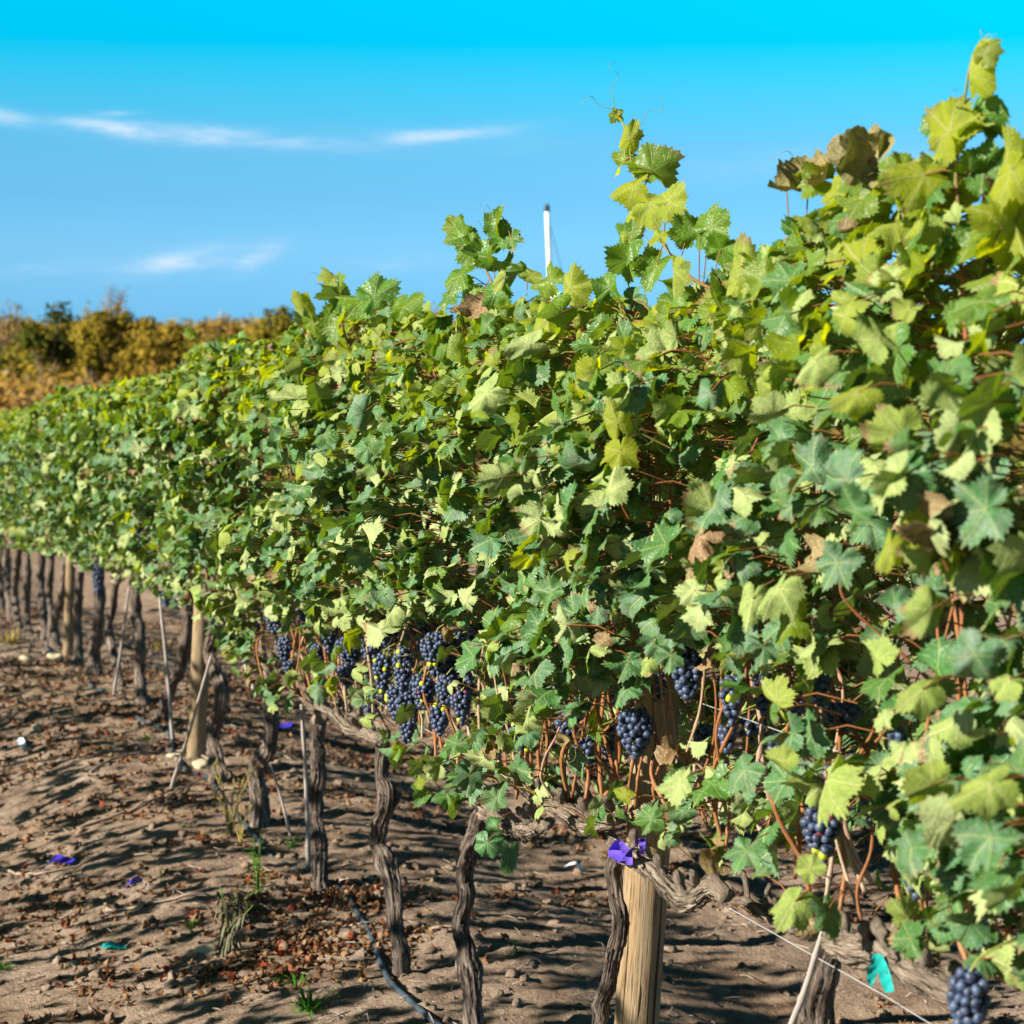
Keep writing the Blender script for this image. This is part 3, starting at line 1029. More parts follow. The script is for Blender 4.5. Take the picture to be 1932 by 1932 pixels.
# bunches: centre px, py, width, height (picture units), cross offset, share of unripe berries
BUNCHES = [(790, 1305, 44, 64, .10, .05), (842, 1305, 44, 60, .12, .08), (745, 1325, 36, 60, .12, .05), (805, 1190, 44, 50, .10, .03), (862, 1215, 40, 56, .08, .05), (700, 1225, 44, 56, .10, .05), (620, 1205, 36, 50, .10, 0), (880, 1300, 36, 60, .06, 0), (1200, 1385, 76, 88, .16, .02), (1297, 1275, 60, 100, .14, 0), (1380, 1320, 48, 90, .12, .05), (1372, 1395, 40, 50, .10, 0), (1545, 1302, 50, 50, .14, 0), (1590, 1352, 80, 45, .10, .05), (1505, 1330, 40, 60, .10, 0),
           (1552, 1572, 80, 110, .18, .14), (1640, 1520, 40, 60, .10, .35), (1726, 1672, 40, 40, .12, 0), (1828, 1900, 84, 130, .26, 0), (1610, 1450, 60, 40, .08, .1),
           (722, 1275, 38, 80, .18, .12), (760, 1268, 40, 90, .16, .10), (822, 1235, 60, 80, .14, .10), (850, 1250, 60, 70, .10, .06), (768, 1355, 48, 100, .15, .05), (870, 1335, 40, 60, .12, .15),
           (735, 1195, 46, 60, .12, 0), (662, 1228, 60, 50, .12, .02), (655, 1275, 40, 44, .10, 0), (517, 1168, 38, 56, .14, 0), (537, 1228, 30, 50, .12, .05), (573, 1160, 30, 44, .12, 0),
           (690, 1165, 44, 36, .08, .1), (1055, 1292, 36, 36, .12, .02), (1072, 1372, 50, 50, .08, .12), (990, 1390, 60, 55, .10, .12), (1090, 1085, 16, 50, .20, 0), (830, 1360, 40, 60, .10, .1),
           (260, 998, 20, 34, .20, 0), (184, 1095, 22, 60, .03, 0), (313, 1132, 26, 26, .10, .05), (352, 1130, 22, 26, .10, 0), (545, 1262, 26, 30, .10, .2), (1695, 1400, 40, 40, .16, 0), (1105, 1420, 40, 50, .05, 0), (800, 1310, 50, 60, .12, .1),
           (1165, 1165, 26, 20, .08, 0), (890, 1270, 40, 60, .06, 0), (915, 1420, 30, 40, .06, .1), (1320, 1215, 30, 30, .08, 0), (1650, 1250, 34, 40, .06, 0), (700, 1330, 40, 50, .04, .05), (900, 1200, 40, 40, .08, 0), (1240, 1300, 40, 50, .04, 0), (1440, 1310, 44, 70, .06, 0), (1470, 1420, 50, 60, .04, .05), (1570, 1470, 40, 50, .04, 0), (1330, 1400, 44, 60, .02, 0), (1150, 1400, 40, 60, .06, .05), (600, 1240, 34, 46, .06, .05), (480, 1190, 24, 36, .08, 0), (425, 1150, 22, 26, .08, 0), (1760, 1560, 60, 80, .10, 0), (1850, 1760, 50, 60, .06, .1), (640, 1190, 34, 40, .05, 0), (780, 1180, 36, 40, .06, 0), (1420, 1380, 30, 40, .05, .1)]

# extra shoots that stand clear of the hedge: path of the stem, then leaves along it
SHOOTS = [
    dict(path=[(1640, 680), (1420, 585), (1290, 510), (1230, 420), (1195, 330), (1185, 255), (1158, 205)], c=0.10),
    dict(path=[(985, 700), (940, 560), (915, 500), (925, 440), (940, 400)], c=0.10),
    dict(path=[(660, 660), (640, 590), (632, 520)], c=0.10),
    dict(path=[(1825, 660), (1808, 420), (1806, 280), (1826, 150), (1836, 100)], c=0.12),
    dict(path=[(425, 690), (385, 660), (365, 625)], c=0.06),
    dict(path=[(590, 640), (575, 600), (568, 575)], c=0.08),
    dict(path=[(1750, 520), (1620, 400), (1560, 330), (1470, 360)], c=0.10),
]
HERO = [
    (1238, 1205, 44, 250, 1, .1, .6, 0, .2), (1265, 1235, 40, 265, 1, .15, .4, 0, .2), (1225, 1245, 40, 230, -1, .4, .1, 0, .2), (1270, 1190, 40, 290, 1, .1, .6, 0, .18), (1215, 1290, 26, 255, 1, .2, .2, 0, .16),
     # px, py, length, bearing, side, age, dust, dead, c
    # tall shoot in the middle
    (1162, 222, 18, 100, 1, .75, 0, 0, .10), (1168, 215, 13, 170, -1, .9, 0, .3, .10), (1190, 262, 34, 75, -1, .95, 0, 0, .11), (1196, 250, 22, 20, 1, .8, 0, 0, .10), (1178, 305, 34, 200, 1, .9, 0, 0, .11),
    (1205, 300, 20, 60, 1, .7, 0, 0, .09), (1230, 322, 58, -12, 1, .75, .1, 0, .10), (1215, 318, 48, -25, 1, .55, .1, 0, .08), (1195, 352, 46, 165, -1, 1.0, 0, 0, .12), (1225, 385, 48, -30, -1, .85, 0, 0, .12),
    (1260, 380, 46, 15, -1, .8, 0, 0, .11), (1200, 405, 52, 250, -1, .9, 0, 0, .11), (1190, 455, 48, 190, 1, .55, 0, 0, .12), (1185, 490, 48, 215, 1, .6, 0, 0, .11), (1245, 445, 30, 260, -1, .9, 0, 0, .13),
    (1320, 440, 50, 60, 1, .6, 0, 0, .11), (1340, 430, 48, 20, 1, .65, 0, 0, .10), (1360, 470, 50, -20, 1, .55, 0, 0, .09), (1300, 440, 40, 130, 1, .6, 0, 0, .09), (1240, 500, 50, 240, 1, .6, 0, 0, .10),
    (1395, 520, 70, 80, -1, .75, .2, 0, .16), (1270, 510, 44, 200, -1, .7, .1, 0, .12), (1280, 545, 48, 210, 1, .6, .1, 0, .10),
    # shoot left of the mast
    (938, 425, 36, 88, 1, .55, 0, 0, .11), (935, 435, 26, 140, 1, .6, 0, 0, .10), (945, 435, 26, 40, 1, .6, 0, 0, .10), (875, 445, 38, 150, 1, .6, 0, 0, .11), (895, 465, 40, 230, 1, .6, 0, 0, .11), (858, 430, 30, 120, 1, .8, 0, 0, .1),
    (950, 455, 32, 20, 1, .45, 0, 0, .10), (965, 450, 28, -70, 1, .5, 0, 0, .09), (930, 490, 46, 260, 1, .5, 0, 0, .12), (915, 480, 40, 180, 1, .55, 0, 0, .11), (870, 520, 42, 160, 1, .6, 0, 0, .11), (880, 545, 42, 215, 1, .6, 0, 0, .10),
    (995, 515, 22, 45, 1, .7, 0, 0, .10), (1002, 520, 22, -20, -1, .75, 0, 0, .10), (955, 520, 36, 240, -1, .6, 0, 0, .10), (900, 575, 44, 250, 1, .7, 0, 0, .12), (850, 560, 36, 170, 1, .5, 0, 0, .10), (905, 580, 40, 182, -1, .3, .3, .95, .13),
    (985, 510, 26, 110, 1, .6, 0, 0, .1), (940, 545, 40, 300, 1, .5, 0, 0, .11),
    # tops along the hedge, left to right
    (628, 520, 30, 110, -1, .85, 0, 0, .10), (640, 535, 26, -30, 1, .7, 0, 0, .09), (640, 560, 46, 200, 1, .65, 0, 0, .11), (690, 565, 52, 160, 1, .6, 0, 0, .11), (705, 560, 48, 30, 1, .45, 0, 0, .10), (640, 600, 50, 250, 1, .7, 0, 0, .12),
    (568, 580, 34, 120, -1, .95, 0, 0, .10), (590, 605, 30, -40, 1, .75, 0, 0, .10), (365, 630, 20, 110, 1, .85, 0, 0, .08), (390, 650, 22, 40, -1, .9, 0, 0, .08), (372, 655, 22, 200, 1, .8, 0, 0, .08), (450, 650, 26, 60, 1, .5, .1, 0, .08),
    (475, 650, 26, 20, -1, .5, .1, 0, .08), (760, 580, 46, 30, 1, .65, 0, 0, .11), (745, 585, 40, 150, 1, .65, 0, 0, .10), (825, 600, 44, 60, 1, .55, 0, 0, .10), (1040, 530, 42, 150, 1, .8, 0, 0, .12), (1075, 545, 44, 70, -1, .85, 0, 0, .12),
    (1060, 590, 60, 220, 1, .65, 0, 0, .16), (1035, 600, 55, 260, -1, .9, 0, 0, .15), (1150, 545, 34, 100, 1, .5, 0, 0, .10),
    # right hand group against the sky
    (1828, 140, 76, 88, -1, .95, 0, 0, .13), (1855, 100, 42, 50, 1, .8, 0, .2, .13), (1790, 250, 78, 150, -1, 1.0, 0, 0, .14), (1795, 235, 70, 200, -1, .95, 0, 0, .13), (1790, 220, 62, 130, 1, .6, 0, 0, .11), (1835, 240, 70, 10, 1, .5, 0, 0, .11),
    (1850, 215, 60, -60, 1, .45, 0, 0, .10), (1745, 330, 74, 190, -1, .95, 0, 0, .15), (1700, 330, 52, 80, 1, .75, 0, 0, .12), (1910, 320, 80, 235, -1, .95, 0, 0, .16), (1900, 300, 60, 60, -1, .9, 0, 0, .14), (1830, 330, 60, -30, 1, .5, 0, 0, .11),
    (1780, 320, 50, 100, 1, .7, 0, 0, .11), (1855, 320, 60, 20, 1, .45, 0, 0, .1), (1640, 300, 84, 172, -1, .3, .3, .6, .13), (1625, 300, 80, -2, -1, .3, .3, .6, .13), (1520, 345, 74, 195, -1, .3, .3, .65, .12), (1545, 330, 56, 20, -1, .3, .3, .7, .12), (1600, 300, 60, 150, 1, .3, .3, .6, .12),
    (1545, 340, 46, 180, 1, .85, 0, 0, .12), (1585, 360, 46, 240, -1, .9, 0, 0, .12), (1520, 430, 50, 200, 1, .4, 0, 0, .11), (1545, 420, 50, 120, -1, .7, .1, 0, .12), (1600, 420, 60, 80, -1, .85, 0, 0, .13), (1640, 420, 52, -40, 1, .6, 0, 0, .12),
    (1690, 420, 56, 200, -1, .8, 0, 0, .13), (1750, 430, 56, 250, 1, .55, 0, 0, .14), (1890, 430, 90, 20, -1, .95, 0, 0, .17), (1820, 470, 60, 190, 1, .6, 0, 0, .13), (1490, 480, 46, 190, 1, .25, .1, 0, .10), (1555, 500, 50, 0, 1, .2, .3, 0, .11),
    (1500, 530, 50, 170, 1, .2, .6, 0, .12), (1885, 400, 60, -30, 1, .6, 0, 0, .14), (1915, 420, 60, -80, -1, .95, 0, 0, .15), (1700, 380, 50, 110, 1, .7, 0, 0, .13), (1660, 370, 46, 70, 1, .75, 0, 0, .12),
    # clear single leaves on the face of the hedge
    (1190, 742, 52, 250, 1, .05, .95, 0, .30), (690, 775, 56, 240, 1, .05, .85, 0, .28), (1860, 960, 92, 190, 1, .12, .75, 0, .30), (1600, 905, 96, 195, 1, .05, .85, 0, .32), (885, 1462, 44, 265, 1, .08, .75, 0, .22), (1408, 1605, 56, 255, 1, .2, .55, 0, .24),
    (1405, 1452, 58, 200, 1, .2, .6, 0, .24), (1560, 1470, 96, 205, -1, .45, .1, 0, .28), (1480, 1440, 44, 160, -1, .6, 0, 0, .26), (1840, 1235, 90, 240, 1, .05, .85, 0, .32), (1130, 955, 66, 170, -1, .2, .5, 0, .30), (1150, 925, 58, 100, -1, .2, .4, 0, .30),
    (920, 740, 62, 205, -1, .25, .3, 0, .30), (1000, 650, 56, 200, -1, .2, .9, 0, .28), (1165, 800, 50, 110, -1, .9, 0, 0, .30), (1170, 850, 56, 265, -1, .95, 0, 0, .31), (950, 900, 56, 190, -1, .2, .5, 0, .28), (1340, 740, 46, 260, 1, .05, .9, 0, .28),
    (1620, 740, 70, 210, -1, .8, 0, 0, .34), (1660, 640, 70, 120, -1, .4, .2, 0, .30), (1540, 680, 70, 215, -1, .35, .1, 0, .30), (1700, 820, 90, 190, -1, .55, .1, 0, .33), (1460, 780, 60, 210, -1, .25, .6, 0, .30), (1740, 1000, 60, 100, -1, .95, 0, 0, .33),
    (1680, 1030, 56, 240, -1, .9, 0, 0, .32), (1470, 1110, 70, 240, -1, .3, .2, 0, .28), (1420, 1130, 60, 260, -1, .3, .2, 0, .28), (1760, 1150, 76, 230, -1, .4, .1, 0, .31), (1740, 1300, 70, 220, -1, .45, .1, 0, .32), (1300, 1180, 44, 265, 1, .1, .7, 0, .22),
    (1440, 1220, 46, 255, 1, .06, .9, 0, .24), (1090, 1030, 52, 260, 1, .3, .4, 0, .26), (1030, 985, 30, 150, -1, 1.0, 0, 0, .26), (920, 1590, 36, 265, 1, .0, .1, 0, .10), (960, 1610, 36, 262, 1, .05, .1, 0, .10), (935, 1555, 28, 255, 1, .1, .1, 0, .12),
    (1230, 1545, 40, 180, 1, .4, .2, 0, .22), (1180, 1500, 30, 150, -1, .9, 0, 0, .2), (790, 1475, 22, 110, 1, .95, 0, 0, .18), (800, 1500, 26, 240, 1, .3, .1, 0, .16), (1500, 1700, 70, 240, -1, .4, .2, 0, .24), (1530, 1640, 40, 130, -1, .5, .4, 0, .24),
    (1720, 1600, 80, 230, 1, .15, .6, 0, .30), (1560, 1720, 60, 270, 1, .2, .5, 0, .22), (1290, 1530, 40, 200, 1, .2, .4, 0, .2), (440, 1225, 24, 200, -1, .9, 0, 0, .12), (515, 1300, 26, 250, 1, .4, 0, 0, .10), (360, 1125, 26, 0, 1, .1, .2, .9, .2),
    (1400, 1060, 60, 200, 1, .08, .9, 0, .26), (1580, 1060, 66, 240, 1, .08, .8, 0, .28), (1690, 1150, 70, 200, 1, .1, .85, 0, .3), (1870, 1480, 90, 200, -1, .5, .1, 0, .34), (1760, 1480, 80, 195, -1, .55, .1, 0, .33), (1870, 1580, 90, 220, 1, .1, .6, 0, .34),
]


def t_of_px(px, py=1300, c=0.0):
    p = on_row(px, py, c)
    return float(row_tc(p[0], p[1])[0])


def bunch(parent, cpx, cpy, wpx, hpx, c, unripe, g):
    ctr = on_row(cpx, cpy, c)
    _, _, d = project(ctr)
    W, H = wpx * d / F, hpx * d / F
    r0 = 0.0066 if d < 9 else 0.0085
    sub = 2 if d < 4.6 else 1
    n = int(np.clip(W * H * 0.75 * 0.95 / (r0 * r0) * 0.9, 9, 95))
    pts = []
    tries = 0
    while len(pts) < n and tries < 6000:
        tries += 1
        f_ = g.random()
        half = W / 2 * np.interp(f_, [0, .15, .4, .8, 1], [.55, .95, 1.0, .62, .22]) - r0 * 0.6
        a, rr = g.random() * 6.283, max(half, 0.002) * math.sqrt(g.uniform(0.35, 1.0))
        p = np.array([math.cos(a) * rr, math.sin(a) * rr * 0.85, H / 2 - f_ * H])
        if all(np.sum((p - q_) ** 2) > (1.45 * r0) ** 2 for q_ in pts):
            pts.append(p)
    mb_ = MB()
    V, Fc = ICO[sub]
    for p in pts:
        s_ = r0 * g.uniform(0.85, 1.12)
        kind = g.random()
        val = g.uniform(0, .66) if kind > unripe * .8 else (g.uniform(.93, 1) if kind < unripe * .55 else g.uniform(.76, .88))
        mb_.add(ctr + p + V * np.array([s_, s_, s_ * 1.06]), tris=Fc, berry=np.full(len(V), val))
    o = mb_.build("grape_bunch", M_berry, parent)
    st = MB()
    top = ctr + ZV * H / 2
    tube(st, spline([ctr - ZV * H * .2, top, top + ZV * 0.02 - NV * 0.02, top + ZV * 0.035 - NV * 0.06], 8), 0.0016, 5)
    st.build("stem", M_stem, o)


def cane(parent, P, r0, r1, g, tone0=0.2, tone1=0.7):
    n = max(14, int(len(P)))
    L = np.linspace(0, 1, len(P))
    R = r0 + (r1 - r0) * L
    nd = g.integers(8, 13)
    R = R * (1 + 0.5 * np.exp(-((L * nd % 1.0 - 0.5) / 0.10) ** 2))
    P = P + (np.abs((L * nd) % 2 - 1) - .5)[:, None] * unit(g.normal(size=3)) * 0.0035
    mb_ = MB()
    tube(mb_, P, R, 7, tone=np.clip(tone0 + (tone1 - tone0) * L, 0, 1))
    return mb_.build("cane", M_cane, parent)


def tendril(mb_, p, d, g, ln=0.10):
    n = 22
    s_ = np.linspace(0, 1, n)
    d = unit(np.asarray(d, float))
    side = unit(np.cross(d, ZV + 0.01))
    up_ = np.cross(side, d)
    a = s_ ** 2 * g.uniform(5, 11)
    rad = 0.012 * s_
    P = p + d * (s_ * ln)[:, None] + side * (np.sin(a) * rad)[:, None] + up_ * ((1 - np.cos(a)) * rad)[:, None]
    tube(mb_, P, np.linspace(0.0007, 0.0003, n), 4, mi=1, tone=np.full(n, 1.0))


vine_info = []
for i, v in enumerate(VINES):
    if 'px' in v:
        pts = np.array([on_row(a, b, v['c']) for a, b in v['px']])
    else:
        bx, by = RX + UX * v['t'], RY + UY * v['t']
        z0 = float(gz_smooth(bx, by))
        g = np.random.default_rng(40 + i)
        pts = np.array([[bx + g.normal(0, .012), by + g.normal(0, .012), z0 + zz] for zz in (0.66, .5, .34, .17, 0.0)])
    base = pts[-1].copy()
    gzv = float(gz(base[0], base[1]))
    if base[2] > gzv + 0.02:                          # carry the trunk down to the soil
        k_ = max(1, int((base[2] - gzv) / 0.12))
        for j in range(1, k_ + 1):
            q_ = base.copy()
            q_[2] = base[2] + (gzv - base[2]) * j / k_
            q_[0] += 0.006 * math.sin(j * 2.1 + i)
            pts = np.vstack([pts, q_])
    pts[-1][2] = gzv - 0.03
    v['pts'] = pts
    v['tt'] = float(row_tc(pts[0][0], pts[0][1])[0])
order = sorted(range(len(VINES)), key=lambda k: VINES[k]['tt'])
tmid = [VINES[k]['tt'] for k in order]
edges = [tmid[0] - 0.5] + [(a + b) / 2 for a, b in zip(tmid[:-1], tmid[1:])] + [tmid[-1] + 0.5]


def vine_for(t):
    for j in range(len(order)):
        if t < edges[j + 1]:
            return j
    return len(order) - 1


bunch_of, hero_of, shoot_of = {}, {}, {}
for b in BUNCHES:
    bunch_of.setdefault(vine_for(t_of_px(b[0], b[1], b[4])), []).append(b)
for h in HERO:
    hero_of.setdefault(vine_for(t_of_px(h[0], h[1], h[8])), []).append(h)
for s in SHOOTS:
    shoot_of.setdefault(vine_for(t_of_px(*s['path'][0], s['c'])), []).append(s)

VGROUP = 'grape vines trained along the near row'
HERO_ARMS = {  # cordon arms seen clearly, by vine order: list of (path px, half width, c)
    3: [([(1178, 1612), (1200, 1618), (1232, 1642), (1262, 1672), (1292, 1702), (1318, 1690), (1345, 1668), (1372, 1690)], 17, .10)],
    4: [([(915, 1530), (945, 1552), (975, 1563), (1000, 1566), (1035, 1553)], 14, .02), ([(985, 1475), (1020, 1507), (1065, 1530), (1108, 1557), (1140, 1548), (1175, 1540)], 16, .08)],
    5: [([(722, 1395), (690, 1385), (655, 1372), (630, 1345), (600, 1330)], 12, .03)],
    2: [([(1575, 1780), (1620, 1795), (1660, 1795), (1700, 1818), (1740, 1842), (1785, 1868), (1840, 1900)], 27, .10), ([(1570, 1775), (1530, 1760), (1470, 1740), (1430, 1715), (1400, 1700)], 14, .0)],
}
for j, vi in enumerate(order):
    v = VINES[vi]
    g = np.random.default_rng(100 + j)
    pts = v['pts']
    base = pts[-1].copy()
    base[2] += 0.03
    lab = v.get('label') or OFF_LABEL[vi]
    root = thing("grape_vine", lab, "grape vine", base, VGROUP)
    depth = project(pts[0])[2]
    near = depth < 7.2
    # trunk
    tr_ = MB()
    n_ = 90 if depth < 9 else 40
    P = spline(pts, n_)
    R = np.full(n_, v['r'] * depth / F)
    L = np.linspace(0, 1, n_)
    R = R * (1 + 0.16 * np.array([vnoise(l * 9 + j * 3.3, 0.5) for l in L]) * 2)
    R = R * np.interp(L, [0, .06, .85, 1], [1.15, 1.0, 1.05, 1.7])
    for by_, amp in v.get('burl', []):
        pyv = project(P)[1]
        R = R * (1 + (amp - 1) * np.exp(-((pyv - by_) / 22) ** 2))
    wob = 0.004 if near else 0.003
    P = P + np.stack([wob * np.array([vnoise(l * 22 + 5 * j, 1.2) for l in L]), wob * np.array([vnoise(l * 22 + 5 * j, 7.2) for l in L]), 0 * L], -1) * 2
    tube(tr_, P, R, 44 if depth < 9 else 14, gnarl=1.0, seed=j + 1)
    if near:   # loose strips of bark
        for q_ in range(80):
            k_ = int(g.integers(2, n_ - 16))
            ln = int(g.integers(6, 15))
            a = g.random() * 6.28
            off = np.array([math.cos(a), math.sin(a), 0])
            S = P[k_:k_ + ln] + off * (R[k_:k_ + ln] * (1.02 + 0.10 * np.linspace(-1, 1, ln) ** 2))[:, None]
            tube(tr_, S, np.linspace(.0021, .0007, ln), 4)
    tr_.build("trunk", M_bark, root)
    # cordon arms
    arms = []
    if j in HERO_ARMS:
        for path, hw, c in HERO_ARMS[j]:
            A = np.array([on_row(a, b, c) for a, b in path])
            dd = project(A[0])[2]
            arms.append((spline(A, 44), hw * dd / F))
    sides = (1, -1) if j not in HERO_ARMS else ((1,) if j in (3, 5) else ())
    if j == 4:
        sides = ()
    top = pts[0]
    for sd in sides:
        ln = (edges[j + 1] - tmid[j] if sd > 0 else tmid[j] - edges[j]) * g.uniform(0.85, 1.0)
        A = []
        for f_ in np.linspace(0, 1, 7):
            tt = row_tc(top[0], top[1])[0] + sd * ln * f_
            zg = float(gz_smooth(RX + UX * tt, RY + UY * tt))
            zt = max(zbot(tt) + 0.02, zg + 0.55)
            z = top[2] * (1 - min(1, f_ * 2)) + zt * min(1, f_ * 2) + g.normal(0, .012)
            A.append(row_pt(tt, g.normal(0, .012) + (row_tc(top[0], top[1])[1]) * (1 - f_), z))
        arms.append((spline(A, 36), max(0.011, v['r'] * depth / F * 0.72)))
    for A, r_ in arms:
        mb_ = MB()
        Ln = np.linspace(0, 1, len(A))
        tube(mb_, A, r_ * (1.1 - 0.35 * Ln) * (1 + 0.35 * np.array([vnoise(l * 11 + j * 2.2, 3.1) for l in Ln])), 36 if near else 10, gnarl=0.95, seed=60 + j)
        nsp = 6
        for q_ in range(nsp):                       # old pruning spurs
            k_ = int((q_ + 0.6) / nsp * (len(A) - 1))
            s0 = A[k_]
            dirv_ = ZV * 0.9 + NV * g.normal(0.2, .3) + UV * g.normal(0, .35)
            S = np.array([s0, s0 + dirv_ * 0.025 + UV * .008, s0 + dirv_ * 0.055 + NV * .010])
            tube(mb_, spline(S, 9), np.array([1, .95, .85, .9, .8, .9, 1.0, .8, .55]) * r_ * 0.55, 10, gnarl=1.3, seed=q_ + j * 9)
        if near:
            for q_ in range(110):
                k_ = int(g.integers(1, len(A) - 9))
                a = g.random() * 6.28
                off = NV * math.cos(a) + ZV * math.sin(a)
                ln_ = int(g.integers(5, 8))
                S = A[k_:k_ + ln_] + off * r_ * np.linspace(1.0, 1.35, ln_)[:, None] + g.normal(0, .001, (ln_, 3))
                tube(mb_, S, np.linspace(.0015, .0005, ln_), 4)
        mb_.build("cordon", M_arm, root)
    # canes rising from the cordon into the leaves
    nc = 24 if depth < 5 else (20 if near else (9 if depth < 10 else 6))
    t0, t1 = edges[j], edges[j + 1]
    for q_ in range(nc):
        tt = t0 + (t1 - t0) * (q_ + g.uniform(.2, .8)) / nc
        zt = zbot(tt) + 0.04
        top_ = zt + g.uniform(0.30, 0.95) * (ztop(tt) - zt)
        c0 = g.uniform(-.06, .11)
        lean = g.normal(0, .17)
        K = [row_pt(tt, c0, zt)]
        for f_ in (.15, .35, .6, .85, 1.0):
            K.append(row_pt(tt + lean * f_ + g.normal(0, .013), c0 + g.normal(0.015, .03) * (0.4 + f_), zt + (top_ - zt) * f_))
        old = g.random() < 0.42
        cane(root, spline(K, 56), g.uniform(.0022, .0045), .0015, g, 0.0 if old else .2, .30 if old else .75)
    for s in shoot_of.get(j, []):
        K = [on_row(a, b, s['c']) for a, b in s['path']]
        cane(root, spline(K, 60), .0036, .0012, g, .6, 1.0)
    # leaves
    lod = 0 if depth < 7.6 else 1
    mb_ = MB()
    dens = 2450 if depth < 12 else 1900
    foliage(mb_, t0, t1, int(dens * (t1 - t0) / 0.9 * (1.0 if lod == 0 else 0.9)), lod, g)
    stems = [spline([on_row(a, b, s['c']) for a, b in s['path']], 60) for s in SHOOTS]
    hero_leaf(hero_of.get(j, []), mb_, g, 0, np.concatenate(stems))
    for s in shoot_of.get(j, []):
        for q_ in range(4):
            k_ = g.integers(1, len(s['path']))
            p = on_row(*s['path'][k_], s['c'])
            tendril(mb_, p, RGT * g.normal(-.4, .9) + ZV * g.uniform(-.3, .6) + NV * .1, g, g.uniform(.03, .09))
    for q_ in range(14 if near else 0):
        tt = g.uniform(t0, t1)
        p = row_pt(tt, .2, g.uniform(zbot(tt) + .1, ztop(tt)))
        tendril(mb_, p, NV * .6 + UV * g.normal(0, 1) + ZV * g.normal(0, .6), g, g.uniform(.05, .11))
    mb_.build("foliage", [M_leaf, M_cane], root)
    for b in bunch_of.get(j, []):
        bunch(root, *b, g)


# ------------------------------------------------------------------ wooden posts and wires
def wood_post(path, hw, c, label, crack):
    P = np.array([on_row(a, b, c) for a, b in path])
    base = P[-1].copy()
    gzv = float(gz(base[0], base[1]))
    d = project(P[0])[2]
    low = base.copy()
    dirn = (P[-1] - P[0]) / np.linalg.norm(P[-1] - P[0])
    k_ = (base[2] - gzv + 0.06) / -dirn[2]
    if k_ > 0:
        low = base + dirn * k_
    root = thing("wooden_post", label, "post", (low[0], low[1], gzv), 'round wooden trellis posts in the near row')
    r_ = hw * project((P[0] + P[-1]) / 2)[2] / F
    n = 40
    L = np.linspace(0, 1, n)[:, None]
    path3 = P[0] * (1 - L) + low * L
    R = r_ * (0.97 + 0.05 * np.linspace(0, 1, n)) * (1 + 0.02 * np.array([vnoise(l * 12, hw) for l in np.linspace(0, 1, n)]))
    R[0] *= 0.93
    mb_ = MB()
    tube(mb_, path3, R, 40, gnarl=0.10, seed=int(hw))
    mb_.build("shaft", M_post, root)
    if crack:
        cr = MB()
        for a0, f0, f1, wv in crack:
            m_ = 30
            ff = np.linspace(f0, f1, m_)
            Pm = P[0] * (1 - ff[:, None]) + low * ff[:, None]
            a = a0 + 0.06 * np.array([vnoise(x * 14, a0 * 5) for x in ff])
            # angle measured from the direction towards the camera, to the right
            tc = np.array([-NX, -NY, 0]) * 0
            fr = unit(np.array([CAMP[0] - low[0], CAMP[1] - low[1], 0.0]))
            rt = np.array([fr[1] * -1, fr[0], 0.0]) * -1
            rt = np.array([-fr[1], fr[0], 0.0])
            rt = rt if rt[0] > 0 else -rt
            D = np.cos(a)[:, None] * fr + np.sin(a)[:, None] * rt
            Rm = np.interp(ff, np.linspace(0, 1, n), R)
            S = Pm + D * (Rm * 1.0)[:, None]
            tube(cr, S, wv * np.sin(np.linspace(0.05, math.pi - .05, m_)), 4)
        cr.build("split", M_crack, root)
    return root


wood_post([(1248, 1200), (1232, 1560), (1201, 1932)], 43, 0.0, 'thick tan round wooden post in front, purple ribbon tied at its cordon',
          [(0.42, .40, .99, .0024), (0.80, .35, .80, .0030), (-0.35, .60, .97, .0016), (0.1, .66, .94, .0014), (-0.7, .4, .7, .0014), (0.02, .56, .64, .0022)])
wood_post([(385, 1100), (378, 1250), (369, 1440)], 17.5, 0.0, 'slim pale wooden post in the middle with a thin stake crossing it', [(0.3, .45, .95, .0014)])
wood_post([(136, 1020), (132, 1120), (128, 1250)], 10, 0.0, 'yellowish wooden post farthest along the row, half sunlit', None)

for zrel, nm, lab in ((0.73, "trellis_wire", 'pale cordon wire running along the row at the vine arms'), (1.05, "trellis_wire", 'thin galvanised wire stretched through the middle of the leaves'),
                      (1.42, "trellis_wire", 'thin galvanised wire stretched through the upper leaves')):
    mb_ = MB()
    tt = np.linspace(-3.0, 16.0, 60)
    xx, yy = RX + UX * tt, RY + UY * tt
    cc = 0.06
    P = row_pt(tt, cc, gz_smooth(xx, yy) + zrel - 0.006 * np.sin(tt * 3.1) ** 2)
    tube(mb_, P, 0.0006, 5)
    o = mb_.build(nm, M_wire)
    tag(o, lab, "wire", 'trellis wires along the row')

# ------------------------------------------------------------------ drip hose
hp = [(1010, 2090), (905, 2005), (823, 1932), (781, 1897), (743, 1862), (720, 1825), (709, 1795), (694, 1757), (675, 1726), (658, 1697), (634, 1674), (588, 1649), (533, 1624), (500, 1604), (440, 1530), (393, 1471),
      (353, 1455), (330, 1428), (320, 1388), (290, 1368), (257, 1351), (240, 1324), (207, 1308), (173, 1295), (165, 1271), (117, 1244), (94, 1228), (67, 1201), (30, 1172)]
H = np.array([on_ground(a, b) for a, b in hp])
H = spline(H, 420)
H[:, 2] = np.array([float(gz(a, b)) for a, b in H[:, :2]]) + 0.005 - 0.010 * sstep(np.array([vnoise(a * 2.3, b * 2.3) for a, b in H[:, :2]]), .02, .25)
kk = np.ones(9) / 9
for c_ in (2,):
    H[4:-4, c_] = np.maximum(np.convolve(H[:, c_], kk, 'valid'), H[4:-4, c_] - 0.004)
mb_ = MB()
tube(mb_, H, 0.0078, 12)
